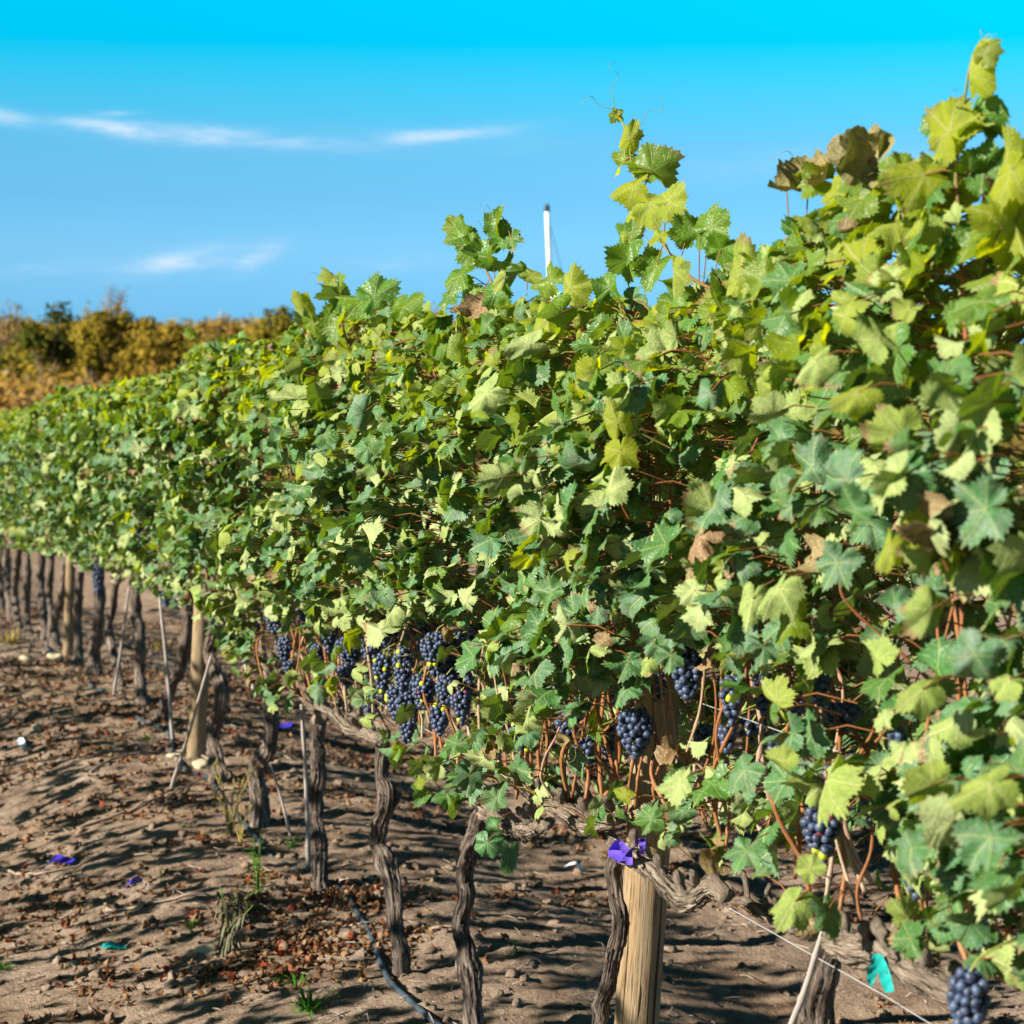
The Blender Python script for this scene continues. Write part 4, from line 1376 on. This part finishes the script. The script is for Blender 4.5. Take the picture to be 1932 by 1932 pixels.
o = mb_.build("drip_hose", M_hose)
tag(o, 'dark blue drip irrigation hose lying along the foot of the vines', 'hose')

# ------------------------------------------------------------------ stakes


def stake(a, b, r, c0, label, ground_end=True):
    A = on_row(*a, c0)
    B = on_ground(*b) if ground_end else on_row(*b, c0)
    if ground_end:
        B = B + (B - A) * 0.05
    mb_ = MB()
    n = 24
    P = spline([A, (A + B) / 2 + np.array([.004, 0, .0]), B], n)
    L = np.linspace(0, 1, n)
    tube(mb_, P, r * (1 + .22 * (np.abs(np.sin(L * 9.3)) > .97)) * (0.85 + .3 * L), 8, gnarl=.3, seed=int(a[0]))
    o = mb_.build("vine_stake", M_stake)
    tag(o, label, 'stake', 'thin stakes beside the vines')


stake((301, 1125), (326, 1402), .0072, .05, 'straight pale grey stake left of the middle post')
stake((398, 1240), (321, 1492), .0062, .16, 'thin slanting stake that crosses in front of the middle post')
stake((243, 1110), (214, 1312), .0062, .05, 'thin grey stake leaning left, well left of the middle post')
stake((569, 1330), (582, 1640), .0068, .03, 'pale split stake close left of the straight dark trunk')
stake((510, 1440), (547, 1575), .0045, .00, 'short thin twig stake beside the elbow-bent trunk')
stake((1552, 1760), (1470, 1990), .0050, .10, 'flat pale stake leaning on the thick trunk at lower right', ground_end=False)
stake((512, 1092), (540, 1122), .006, .16, 'broken pale stick poking from the leaves above the grapes', ground_end=False)
stake((438, 1200), (478, 1300), .0055, .12, 'pale bent stick standing among canes right of the middle post', ground_end=False)

# ------------------------------------------------------------------ ribbons


def ribbon(path3, wvec, width, mat, name, label, cat, thick=0.0007):
    P = spline(path3, 26)
    W = np.broadcast_to(np.asarray(wvec, float), P.shape)
    if np.ndim(wvec) == 1:
        W = np.repeat(unit(np.asarray(wvec, float))[None], len(P), 0)
    else:
        W = unit(spline(wvec, 26))
    T = unit(np.gradient(P, axis=0))
    Nn = unit(np.cross(T, W))
    wd = np.broadcast_to(np.asarray(width, float), (len(P),)) if np.ndim(width) == 0 else np.interp(np.linspace(0, 1, len(P)), np.linspace(0, 1, len(width)), width)
    sag = np.array([-.5, -.17, .17, .5])
    rows = np.stack([P + W * (wd * k_)[:, None] + Nn * (wd * .28 * (k_ * k_ - .1) +   .0006 * np.sin(np.arange(len(P)) * 0.8 + k_ * 5))[:, None] for k_ in sag], 1)
    n = len(P)
    idx = np.arange(n * 4).reshape(n, 4)
    q = [np.stack([idx[:-1, k], idx[:-1, k + 1], idx[1:, k + 1], idx[1:, k]], -1) for k in range(3)]
    return rows.reshape(-1, 3), np.concatenate(q)


mb_ = MB()
c_ = .14
for path, wv, wd in [
    ([(1210, 1582), (1204, 1590), (1188, 1606), (1181, 1618), (1172, 1622)], RGT * .8 + UPV * .5, [.012, .012, .016, .02, .022]),
    ([(1211, 1582), (1212, 1595), (1211, 1612)], RGT, [.012, .010, .009]),
    ([(1165, 1585), (1160, 1598), (1162, 1612), (1176, 1622), (1186, 1630)], RGT * .9 + UPV * .2, [.010, .020, .030, .026, .010]),
    ([(1172, 1588), (1178, 1602), (1184, 1612), (1188, 1632)], RGT * .9, [.008, .014, .018, .010]),
]:
    V, q = ribbon([on_row(a, b, c_ + 0.01 * math.sin(a)) for a, b in path], wv, wd, None, '', '', '')
    mb_.add(V, quads=q)
o = mb_.build("ribbon", M_purple)
tag(o, 'purple plastic ribbon knotted round the vine arm at the front post', 'ribbon', 'plastic tying ribbons')
mb_ = MB()
for path, wd in [([(1652, 1800), (1650, 1815), (1645, 1838), (1643, 1860)], [.008, .013, .015, .004]), ([(1657, 1800), (1664, 1822), (1671, 1848), (1678, 1872)], [.008, .014, .016, .012])]:
    V, q = ribbon([on_row(a, b, .13) for a, b in path], RGT + UPV * .1, wd, None, '', '', '')
    mb_.add(V, quads=q)
o = mb_.build("ribbon", M_teal)
tag(o, 'teal green ribbon hanging in two tails under the right vine arm', 'ribbon', 'plastic tying ribbons')


def scrap(pts, width, mat, name, label, cat, lift=0.012):
    P = []
    for k, (a, b) in enumerate(pts):
        p = on_ground(a, b)
        p[2] += lift * (1 + 0.8 * math.sin(k * 1.9))
        P.append(p)
    V, q = ribbon(P, np.array([0.2, 1.0, 0.35]), width, None, '', '', '')
    mb_ = MB()
    mb_.add(V, quads=q)
    tag(mb_.build(name, mat), label, cat)


scrap([(86, 1643), (100, 1632), (120, 1627), (143, 1629)], [.02, .05, .045, .02], M_blue, "plastic_strip", 'blue plastic strip lying curved on the soil at left', 'plastic strip')
scrap([(234, 1690), (250, 1682), (268, 1668)], [.02, .05, .02], M_blue, "plastic_strip", 'small crumpled blue strip on the soil below the dry weeds', 'plastic strip', .02)
scrap([(192, 1793), (208, 1796), (225, 1791), (240, 1790)], [.02, .035, .02, .02], M_teal, "plastic_strip", 'teal plastic strip lying on the soil at lower left', 'plastic strip')
scrap([(34, 1400), (42, 1410), (50, 1417)], [.03, .06, .02], M_tie, "plastic_scrap", 'pale bluish plastic scrap lying on soil near the left edge', 'plastic scrap')
scrap([(1065, 1645), (1085, 1648), (1100, 1646)], [.012, .018, .02], M_tie, "plastic_scrap", 'white plastic scrap on the soil behind the vine row', 'plastic scrap', .02)
scrap([(525, 1376), (550, 1377)], [.05, .05], M_blue, "plastic_scrap", 'tiny blue plastic scrap on the soil behind the dark trunks', 'plastic scrap')

# ------------------------------------------------------------------ stones


def stone(px, py, r, label, sq=(1, .8, .6)):
    p = on_ground(px, py)
    V, Fc = ICO[2]
    g = np.random.default_rng(int(px * 7 + py))
    off = g.random(3) * 50
    rr = 1 + 0.45 * vnoise(V[:, 0] * 1.6 + off[0], V[:, 1] * 1.6 + off[1]) + .35 * vnoise(V[:, 2] * 2 + off[2], V[:, 0] * 2)
    mb_ = MB()
    mb_.add(p + np.array([0, 0, r * .25]) + V * rr[:, None] * r * np.array(sq), tris=Fc)
    tag(mb_.build("stone", M_stone), label, 'stone', 'loose stones on the soil')


stone(72, 1375, .030, 'pale yellow stone on the open soil at left')
stone(380, 1447, .035, 'tan stone against the foot of the middle post')
stone(330, 1430, .03, 'small pale stone beside the hose left of the middle post', (1.2, .8, .5))
stone(105, 1245, .05, 'rounded brown stone near the farthest post')
stone(50, 1248, .05, 'dark rounded stone at the left edge of the berm')
stone(138, 1820, .014, 'small pale stone low on the left soil')
stone(390, 1795, .022, 'broken tan clod of stone below the wilted weed', (1.3, .9, .6))
stone(700, 1660, .018, 'small reddish stone beside the burl trunk')

# ------------------------------------------------------------------ dry leaves, twigs, pebbles on the soil (uncountable)
g = np.random.default_rng(77)


def ground_pts(n, g, t_rng, c_rng):
    t = g.uniform(*t_rng, n)
    c = g.uniform(*c_rng, n)
    x, y = RX + UX * t + NX * c, RY + UY * t + NY * c
    return t, c, x, y


def lay_leaves(mb_, x, y, g, smin, smax):
    z = gz(x, y)
    k = len(x)
    nrm = ZV + g.normal(0, .45, (k, 3))
    tip = g.normal(0, 1, (k, 3)) * np.array([1, 1, .2])
    rnd = np.stack([g.random(k), g.random(k), g.random(k)], -1)
    P = np.stack([x, y, z + 0.008], -1)
    add_leaves(mb_, P, nrm, tip, g.uniform(smin, smax, k), rnd, np.ones(k), 'l' if k > 500 else 'd', g)


mb_ = MB()
t, c, x, y = ground_pts(30000, g, (-0.3, 15), (-3.0, 1.3))
clump = vnoise(x * 1.5 + 3, y * 1.5) + 0.6 * vnoise(x * 5, y * 5)
k_ = clump > -0.06 + 0.12 * g.random(len(x))
lay_leaves(mb_, x[k_], y[k_], g, .005, .024)
for (px, py, rad, n) in [(560, 1790, .16, 70), (480, 1720, .18, 70), (590, 1800, .2, 60), (420, 1830, .12, 40), (640, 1690, .14, 60), (690, 1700, .12, 40), (385, 1585, .10, 36), (520, 1840, .2, 50), (760, 1770, .2, 60), (500, 1660, .15, 40)]:
    p = on_ground(px, py)
    n = int(n * 1.4)
    a = g.random(n) * 6.28
    rr = rad * np.abs(g.normal(0, .75, n))
    lay_leaves(mb_, p[0] + np.cos(a) * rr, p[1] + np.sin(a) * rr * 1.2, g, .009, .027)
o = mb_.build("leaf_litter", M_litter)
tag(o, 'scattered dry brown vine leaves lying on the soil', 'leaf litter', kind='stuff')

mb_ = MB()
t, c, x, y = ground_pts(4200, g, (-0.2, 15), (-3.0, 1.35))
for a, b in zip(x, y):
    z = float(gz(a, b)) + 0.004
    th = g.random() * 3.14
    ln = g.uniform(.02, .10)
    d = np.array([math.cos(th), math.sin(th), g.normal(0, .12)])
    P0 = np.array([a, b, z])
    tube(mb_, np.array([P0 - d * ln / 2, P0 + np.array([0, 0, .004]) + g.normal(0, .004, 3), P0 + d * ln / 2]), g.uniform(.0007, .0024), 5)
o = mb_.build("twig_litter", M_twig)
tag(o, 'short dry twigs and cane clippings strewn on the soil', 'twig litter', kind='stuff')
mb_ = MB()
t, c, x, y = ground_pts(12000, g, (-0.3, 13), (-3.0, 1.35))
z = gz(x, y)
for a, b, h in zip(x, y, z):
    r_ = 0.0026 + 0.022 * g.random() ** 5
    V, Fc = ICO[1 if r_ > .006 else 0]
    mb_.add(np.array([a, b, h + r_ * .15]) + V * (r_ * g.uniform(.55, 1.25, (len(V), 1))) * g.uniform(.6, 1.2, 3) * np.array([1, 1, .75]), tris=Fc)
o = mb_.build("soil_crumbs", M_soil)
tag(o, 'small loose crumbs of dry soil on the ground', 'soil crumbs', kind='stuff')

for pts, lab in [([(0, 1640), (60, 1655), (140, 1640), (200, 1612)], 'long thin dry cane lying across the left soil'), ([(170, 1460), (270, 1425), (340, 1420), (400, 1440), (460, 1480)], 'bleached dry cane lying from the berm to the middle post'),
                 ([(200, 1720), (300, 1705), (395, 1690)], 'thin straight cane clipping on the soil by the wilted weed'), ([(640, 1665), (690, 1672), (735, 1688)], 'grey split cane lying behind the burl trunk'), ([(150, 1565), (300, 1510), (400, 1470)], 'dark thin cane lying up the side of the berm')]:
    P = np.array([on_ground(a, b) for a, b in pts])
    P = spline(P, 26)
    P[:, 2] = gz(P[:, 0], P[:, 1]) + 0.008
    mb_ = MB()
    tube(mb_, P, np.linspace(.006, .003, 26), 7, gnarl=.4, seed=4)
    tag(mb_.build("dry_cane", M_twig), lab, 'dry cane', 'pruned canes lying on the soil')

# ------------------------------------------------------------------ weeds


def blade(mb_, p, d, ln, w, droop, g, mi=0):
    n = 7
    s = np.linspace(0, 1, n)
    d = np.asarray(d, float)
    P = p + d * (s * ln)[:, None] - ZV * (droop * ln * s ** 2)[:, None]
    side = unit(np.cross(d, ZV + 0.01 * g.normal(size=3)))
    W = w * np.interp(s, [0, .25, .7, 1], [.5, 1, .75, .04])
    up_ = unit(np.cross(side, d))
    V = np.stack([P - side * W[:, None], P - up_ * (W * .35)[:, None], P + side * W[:, None]], 1).reshape(-1, 3)
    q = []
    for k in range(n - 1):
        for e in (0, 1):
            q.append((k * 3 + e, k * 3 + e + 1, k * 3 + 3 + e + 1, k * 3 + 3 + e))
    mb_.add(V, quads=q, mi=mi)


def grass_tuft(px, py, n, ln, label, mat, spread=.6, w=.0022):
    p = on_ground(px, py)
    g = np.random.default_rng(int(px + py))
    mb_ = MB()
    for k in range(n):
        a = g.random() * 6.28
        d = unit(np.array([math.cos(a) * spread * g.random() ** .5, math.sin(a) * spread * g.random() ** .5, 1.0]))
        o_ = p + np.array([math.cos(a), math.sin(a), 0]) * g.random() * ln * .2 - ZV * .005
        blade(mb_, o_, d, ln * g.uniform(.45, 1.0), w * g.uniform(.7, 1.3), g.uniform(.1, .8), g)
    tag(mb_.build("grass_tuft", mat), label, 'grass', 'small grass tufts on the soil')


def weed(px, py, h, stems, label, mats, leafn, leafl, leafw, droop, spread=.25, head=False):
    p = on_ground(px, py)
    g = np.random.default_rng(int(px * 3 + py))
    root = thing("weed_plant", label, "weed", p, 'weeds growing on the berm')
    ms, ml = MB(), MB()
    for k in range(stems):
        a = g.random() * 6.28
        lean = spread * g.uniform(.3, 1)
        hh = h * g.uniform(.65, 1.0)
        K = [p - ZV * .01, p + np.array([math.cos(a), math.sin(a), 0]) * lean * hh * .35 + ZV * hh * .5, p + np.array([math.cos(a), math.sin(a), 0]) * lean * hh + ZV * hh]
        P = spline(K, 16)
        tube(ms, P, np.linspace(.0032, .0012, 16) * (h / .2) ** .5, 6)
        for q_ in range(leafn):
            f_ = g.uniform(.08, 1.0)
            s = P[int(f_ * 15)]
            b = g.random() * 6.28
            d = unit(np.array([math.cos(b), math.sin(b), g.uniform(.1, .9)]))
            blade(ml, s, d, leafl * g.uniform(.6, 1.1) * (1.1 - .45 * f_), leafw * g.uniform(.7, 1.2), droop * g.uniform(.6, 1.3), g)
        if head:
            for q_ in range(7):
                b = g.random() * 6.28
                blade(ml, P[-1 - q_ % 5], unit(np.array([math.cos(b) * .8, math.sin(b) * .8, .8])), h * .16, .0012, .1, g)
    ms.build("stem", mats[0], root)
    ml.build("foliage", mats[1], root)


weed(487, 1690, .21, 3, 'upright fresh green weed with narrow leaves in front of the straight trunk', (M_green, M_green), 26, .055, .0042, .35, .22)
weed(435, 1575, .24, 9, 'dry yellow-green bushy weed before the elbow-bent trunk', (M_straw, M_straw), 12, .05, .0022, .4, .5, True)
weed(455, 1590, .16, 5, 'low straw-coloured weed at the foot of the elbow-bent trunk', (M_straw, M_straw), 9, .045, .002, .5, .6, True)
weed(435, 1800, .20, 3, 'wilted weed with drooping grey-brown leaves and a green tip', (M_green, M_wilt), 22, .065, .0045, 1.9, .25)
weed(420, 1800, .17, 2, 'wilted weed branch leaning left with hanging shrivelled leaves', (M_green, M_wilt), 16, .055, .0042, 2.0, .8)
weed(303, 1662, .05, 2, 'tiny green weed seedling on the open soil', (M_green, M_green), 9, .028, .0025, .3, .3)
weed(362, 1765, .06, 3, 'small grey-green weed rosette left of the wilted weed', (M_green, M_green), 10, .035, .003, .5, .5)
weed(975, 1800, .05, 2, 'small green weed behind the pale knobbly trunk', (M_green, M_green), 9, .04, .003, .4, .5)
grass_tuft(585, 1905, 60, .115, 'bright green grass tuft at the bottom of the picture', M_grass, .95, .0030)
grass_tuft(560, 1860, 24, .10, 'thin green grass tuft above the bright tuft', M_grass, .9, .0022)
grass_tuft(345, 1562, 16, .05, 'tiny grass tuft left of the dry bushy weed', M_grass, .7, .0022)
grass_tuft(280, 1395, 26, .07, 'dark green grass tuft between hose and leaning stake', M_grass, .8, .003)
grass_tuft(100, 1310, 22, .06, 'faint olive grass tuft on the far berm', M_straw, .8, .003)
grass_tuft(300, 1225, 30, .16, 'yellow green grass tuft behind the row', M_straw, .6, .004)
grass_tuft(20, 1215, 60, .20, 'dry grass tuft at the left end of the row', M_straw, .7, .004)
grass_tuft(5, 1830, 30, .06, 'small mossy grass tuft at the lower left edge', M_grass, .9, .002)
grass_tuft(550, 1600, 20, .08, 'thin green grass blades between two dark trunks', M_grass, .6, .0022)
grass_tuft(1090, 1640, 14, .05, 'sparse yellow grass behind the front post', M_straw, .8, .002)

# ------------------------------------------------------------------ mast behind the vines
D = 52.0


def far(px, py, D):
    return CAMP + ray(px, py) * (D / cp)


a, b = far(1032, 398, D), far(1038, 530, D)
low = b + (b - a) / (a[2] - b[2]) * (b[2] - float(gz(b[0], b[1])))
root = thing("white_mast", 'tall thin white mast with a dark cap rising behind the vines', 'mast', low)
mb_ = MB()
tube(mb_, spline([low - ZV * .1, a], 12), np.linspace(.075, .055, 12), 14)
mb_.build("pole", M_white, root)
mb_ = MB()
tube(mb_, np.array([a - ZV * .02, a + ZV * .05, a + ZV * .12, a + ZV * .17]), np.array([.062, .07, .066, .03]), 14)
mb_.build("cap", M_cap, root)
mb_ = MB()
tube(mb_, np.array([a - ZV * .1, a + np.array([.3, 0, -1.2]), a + np.array([1.6, 0, -(a[2] - float(gz(a[0] + 1.6, a[1])))])]), .007, 5)
mb_.build("stay_wire", M_cap, root)

# ------------------------------------------------------------------ scrub hillside and its trees


def leaf_cards(mb_, ctr, radii, n, size, hue, g, shell=.45, rot=None):
    v = unit(g.normal(size=(n, 3)))
    v[:, 2] = np.abs(v[:, 2]) * np.where(g.random(n) < .8, 1, -.4)
    r_ = shell + (1 - shell) * g.random(n) ** .5
    lump = 1 + .5 * vnoise(v[:, 0] * 2.3 + ctr[0], v[:, 1] * 2.3 + v[:, 2] * 3 + ctr[1])
    P = ctr + v * r_[:, None] * lump[:, None] * np.asarray(radii)
    A = unit(g.normal(size=(n, 3)) * .7 + v * 1.0 + np.array([-.35, -.3, .35]))
    B = unit(np.cross(A, g.normal(size=(n, 3))))
    C = np.cross(A, B)
    s = size * g.uniform(.5, 1.3, n)[:, None]
    V = np.stack([P - B * s, P + C * s * .55, P + B * s, P - C * s * .55], 1).reshape(-1, 3)
    q = np.arange(n * 4).reshape(n, 4)
    hv = np.clip(hue + g.normal(0, .08, n), 0, 1)
    rnd = np.stack([g.random(n), hv, g.random(n)], -1)
    mb_.add(V, quads=q, leaf_rnd=np.repeat(rnd, 4, 0))


g = np.random.default_rng(5)
mb_ = MB()
cnt = 0
for k in range(1900):
    D_ = 46 + 160 * g.random() ** 1.2
    px = g.uniform(-420, 1500)
    if px > 1000 and g.random() < .6:
        continue
    x = (px - CX) / F * D_
    y = D_
    z = float(gz_smooth(x, y))
    cl = vnoise(x * .13, y * .09) + .5 * vnoise(x * .4 + 3, y * .3)
    if D_ < 70 and cl < .12:
        continue
    h = g.uniform(.6, 1.45) * (1 + .55 * (D_ > 100))
    rx = h * g.uniform(.7, 1.3)
    hue = np.clip(.47 + 1.0 * vnoise(x * .07 + 7, y * .05) + g.normal(0, .14), 0, 1)
    leaf_cards(mb_, np.array([x, y, z + h * .35]), (rx, rx, h * .75), 130, .13 + D_ * .0006, hue, g)
o = mb_.build("scrub", M_scrub, smooth=False)
tag(o, 'dry olive and rust coloured scrub covering the hillside behind the vineyard', 'scrub', kind='stuff')


def tree(name, px, top_py, width_px, D_, hue, label, n=1500, size=.16, bare=False):
    g = np.random.default_rng(abs(int(px * 5 + 11)))
    p = far(px, top_py, D_)
    x, y = p[0], p[1]
    z0 = float(gz_smooth(x, y))
    H_ = p[2] - z0
    R_ = width_px / 2 * D_ / F
    root = thing(name, label, 'tree', (x, y, z0), 'trees standing on the scrubby hill')
    tk = MB()
    base = np.array([x, y, z0 - .1])
    fork = base + ZV * H_ * .25
    tube(tk, spline([base, base + ZV * H_ * .2 + np.array([.06, 0, 0]), fork], 8), np.linspace(.05, .035, 8) * H_, 9, gnarl=.6, seed=3)
    ends = []
    nb = 16 if bare else 9
    for k in range(nb):
        a = k * 2.399 + g.random()
        e = base + np.array([math.cos(a) * R_ * g.uniform(.35, .85), math.sin(a) * R_ * .7, H_ * g.uniform(.45, .97)])
        S = spline([fork - ZV * H_ * .1 * g.random(), (fork + e) / 2 + np.array([0, 0, -.1 * H_ * g.random()]), e], 8)
        tube(tk, S, np.linspace(.022, .006, 8) * H_, 6)
        ends.append(e)
        if bare:
            for q_ in range(7):
                s = S[g.integers(3, 8)]
                tube(tk, np.array([s, s + unit(g.normal(size=3) + ZV * .8) * H_ * .16]), np.array([.006, .002]) * H_, 4)
    tk.build("trunk", M_tbark, root)
    cr = MB()
    per = n // (len(ends) + 1)
    for e in ends:
        leaf_cards(cr, e - ZV * .05 * H_, (R_ * .45, R_ * .45, H_ * .20), per, size, hue, g, .25)
    leaf_cards(cr, base + ZV * H_ * .48, (R_ * 1.0, R_ * .9, H_ * .46), per, size, hue, g, .4)
    cr.build("crown", M_scrub, root, smooth=False)


tree("broadleaf_tree", 85, 580, 120, 92, .02, 'dark green bushy tree on the hilltop, second from the left', 1700, .14)
tree("broadleaf_tree", 192, 558, 124, 98, .34, 'tallest round olive brown tree on the hilltop', 1700, .15)
tree("broadleaf_tree", 300, 606, 120, 96, .46, 'low golden brown tree right of the tallest round tree', 1500, .15)
tree("broadleaf_tree", 520, 562, 86, 105, .24, 'olive tree rising beside the vine shoots near the hedge top', 1400, .15)
tree("broadleaf_tree", 170, 610, 70, 88, .34, 'small ochre tree just left of the tallest round tree', 1000, .13)
tree("bare_tree", 15, 572, 95, 110, .95, 'thin grey-brown half bare tree at the left edge', 260, .10, True)
tree("bare_tree", 215, 545, 60, 125, .9, 'bare twiggy tree peeking above the round tree', 160, .10, True)
tree("bare_tree", 410, 596, 80, 120, .75, 'low rust coloured bare tree on the ridge between two olive trees', 500, .12, True)
tree("bare_tree", 795, 575, 70, 130, .9, 'faint bare tree seen in the dip between two vine shoots', 300, .12, True)
tree("broadleaf_tree", -70, 590, 100, 95, .30, 'olive tree just past the left edge of the picture', 900, .15)

# ------------------------------------------------------------------ the next row, behind the photographer, whose shade falls on the soil
ROW2 = 2.65
protos = []
for q_ in range(3):
    g = np.random.default_rng(300 + q_)
    base = np.array([RX + NX * ROW2, RY + NY * ROW2, 0.0])
    root = thing("grape_vine", 'grape vine of the next row, standing behind the photographer', 'grape vine', base, 'grape vines of the next row behind the photographer')
    mb_ = MB()
    t, c, h, P = leaf_field(-.5, .5, 560, g, .64, .5, free=True)
    P = P + NV * ROW2
    k = len(t)
    side = np.sign(c)[:, None]
    nrm = NV * side * .7 + ZV * .5 + g.normal(0, .5, (k, 3))
    tip = -ZV + g.normal(0, .5, (k, 3))
    rnd = np.stack([g.random(k), g.beta(1.5, 5, k), g.random(k)], -1)
    add_leaves(mb_, P, nrm, tip, g.uniform(.036, .062, k), rnd, (g.random(k) < .03) * 1.0, 1, g)
    mb_.build("foliage", [M_leaf, M_cane], root)
    mb_ = MB()
    tube(mb_, spline([base - ZV * .15, base + ZV * .25 + UV * .02, base + ZV * .5 - UV * .015, base + ZV * .66], 24), np.linspace(.024, .018, 24), 12, gnarl=1, seed=q_)
    mb_.build("trunk", M_bark, root)
    mb_ = MB()
    tube(mb_, spline([base + ZV * .66 - UV * .45, base + ZV * .64, base + ZV * .66 + UV * .45], 24), .014, 9, gnarl=1, seed=q_)
    mb_.build("cordon", M_arm, root)
    for cq in range(6):
        tt = -.42 + .16 * cq
        mb_ = MB()
        S = spline([base + UV * tt + ZV * .66, base + UV * (tt + .03) + ZV * 1.0 + NV * .03, base + UV * (tt - .02) + ZV * 1.5], 12)
        tube(mb_, S, np.linspace(.005, .002, 12), 6, tone=np.linspace(.2, .8, 12))
        mb_.build("cane", M_cane, root)
    protos.append(root)
for k in range(20):
    t_ = -2.2 + 0.95 * k
    x, y = RX + UX * t_ + NX * ROW2, RY + UY * t_ + NY * ROW2
    src = protos[k % 3]
    if k < 3:
        r_ = src
    else:
        r_ = src.copy()
        COL.objects.link(r_)
        for ch in list(src.children):
            c_ = ch.copy()
            COL.objects.link(c_)
            c_.parent = r_
    r_.location = (x, y, float(gz_smooth(x, y)))
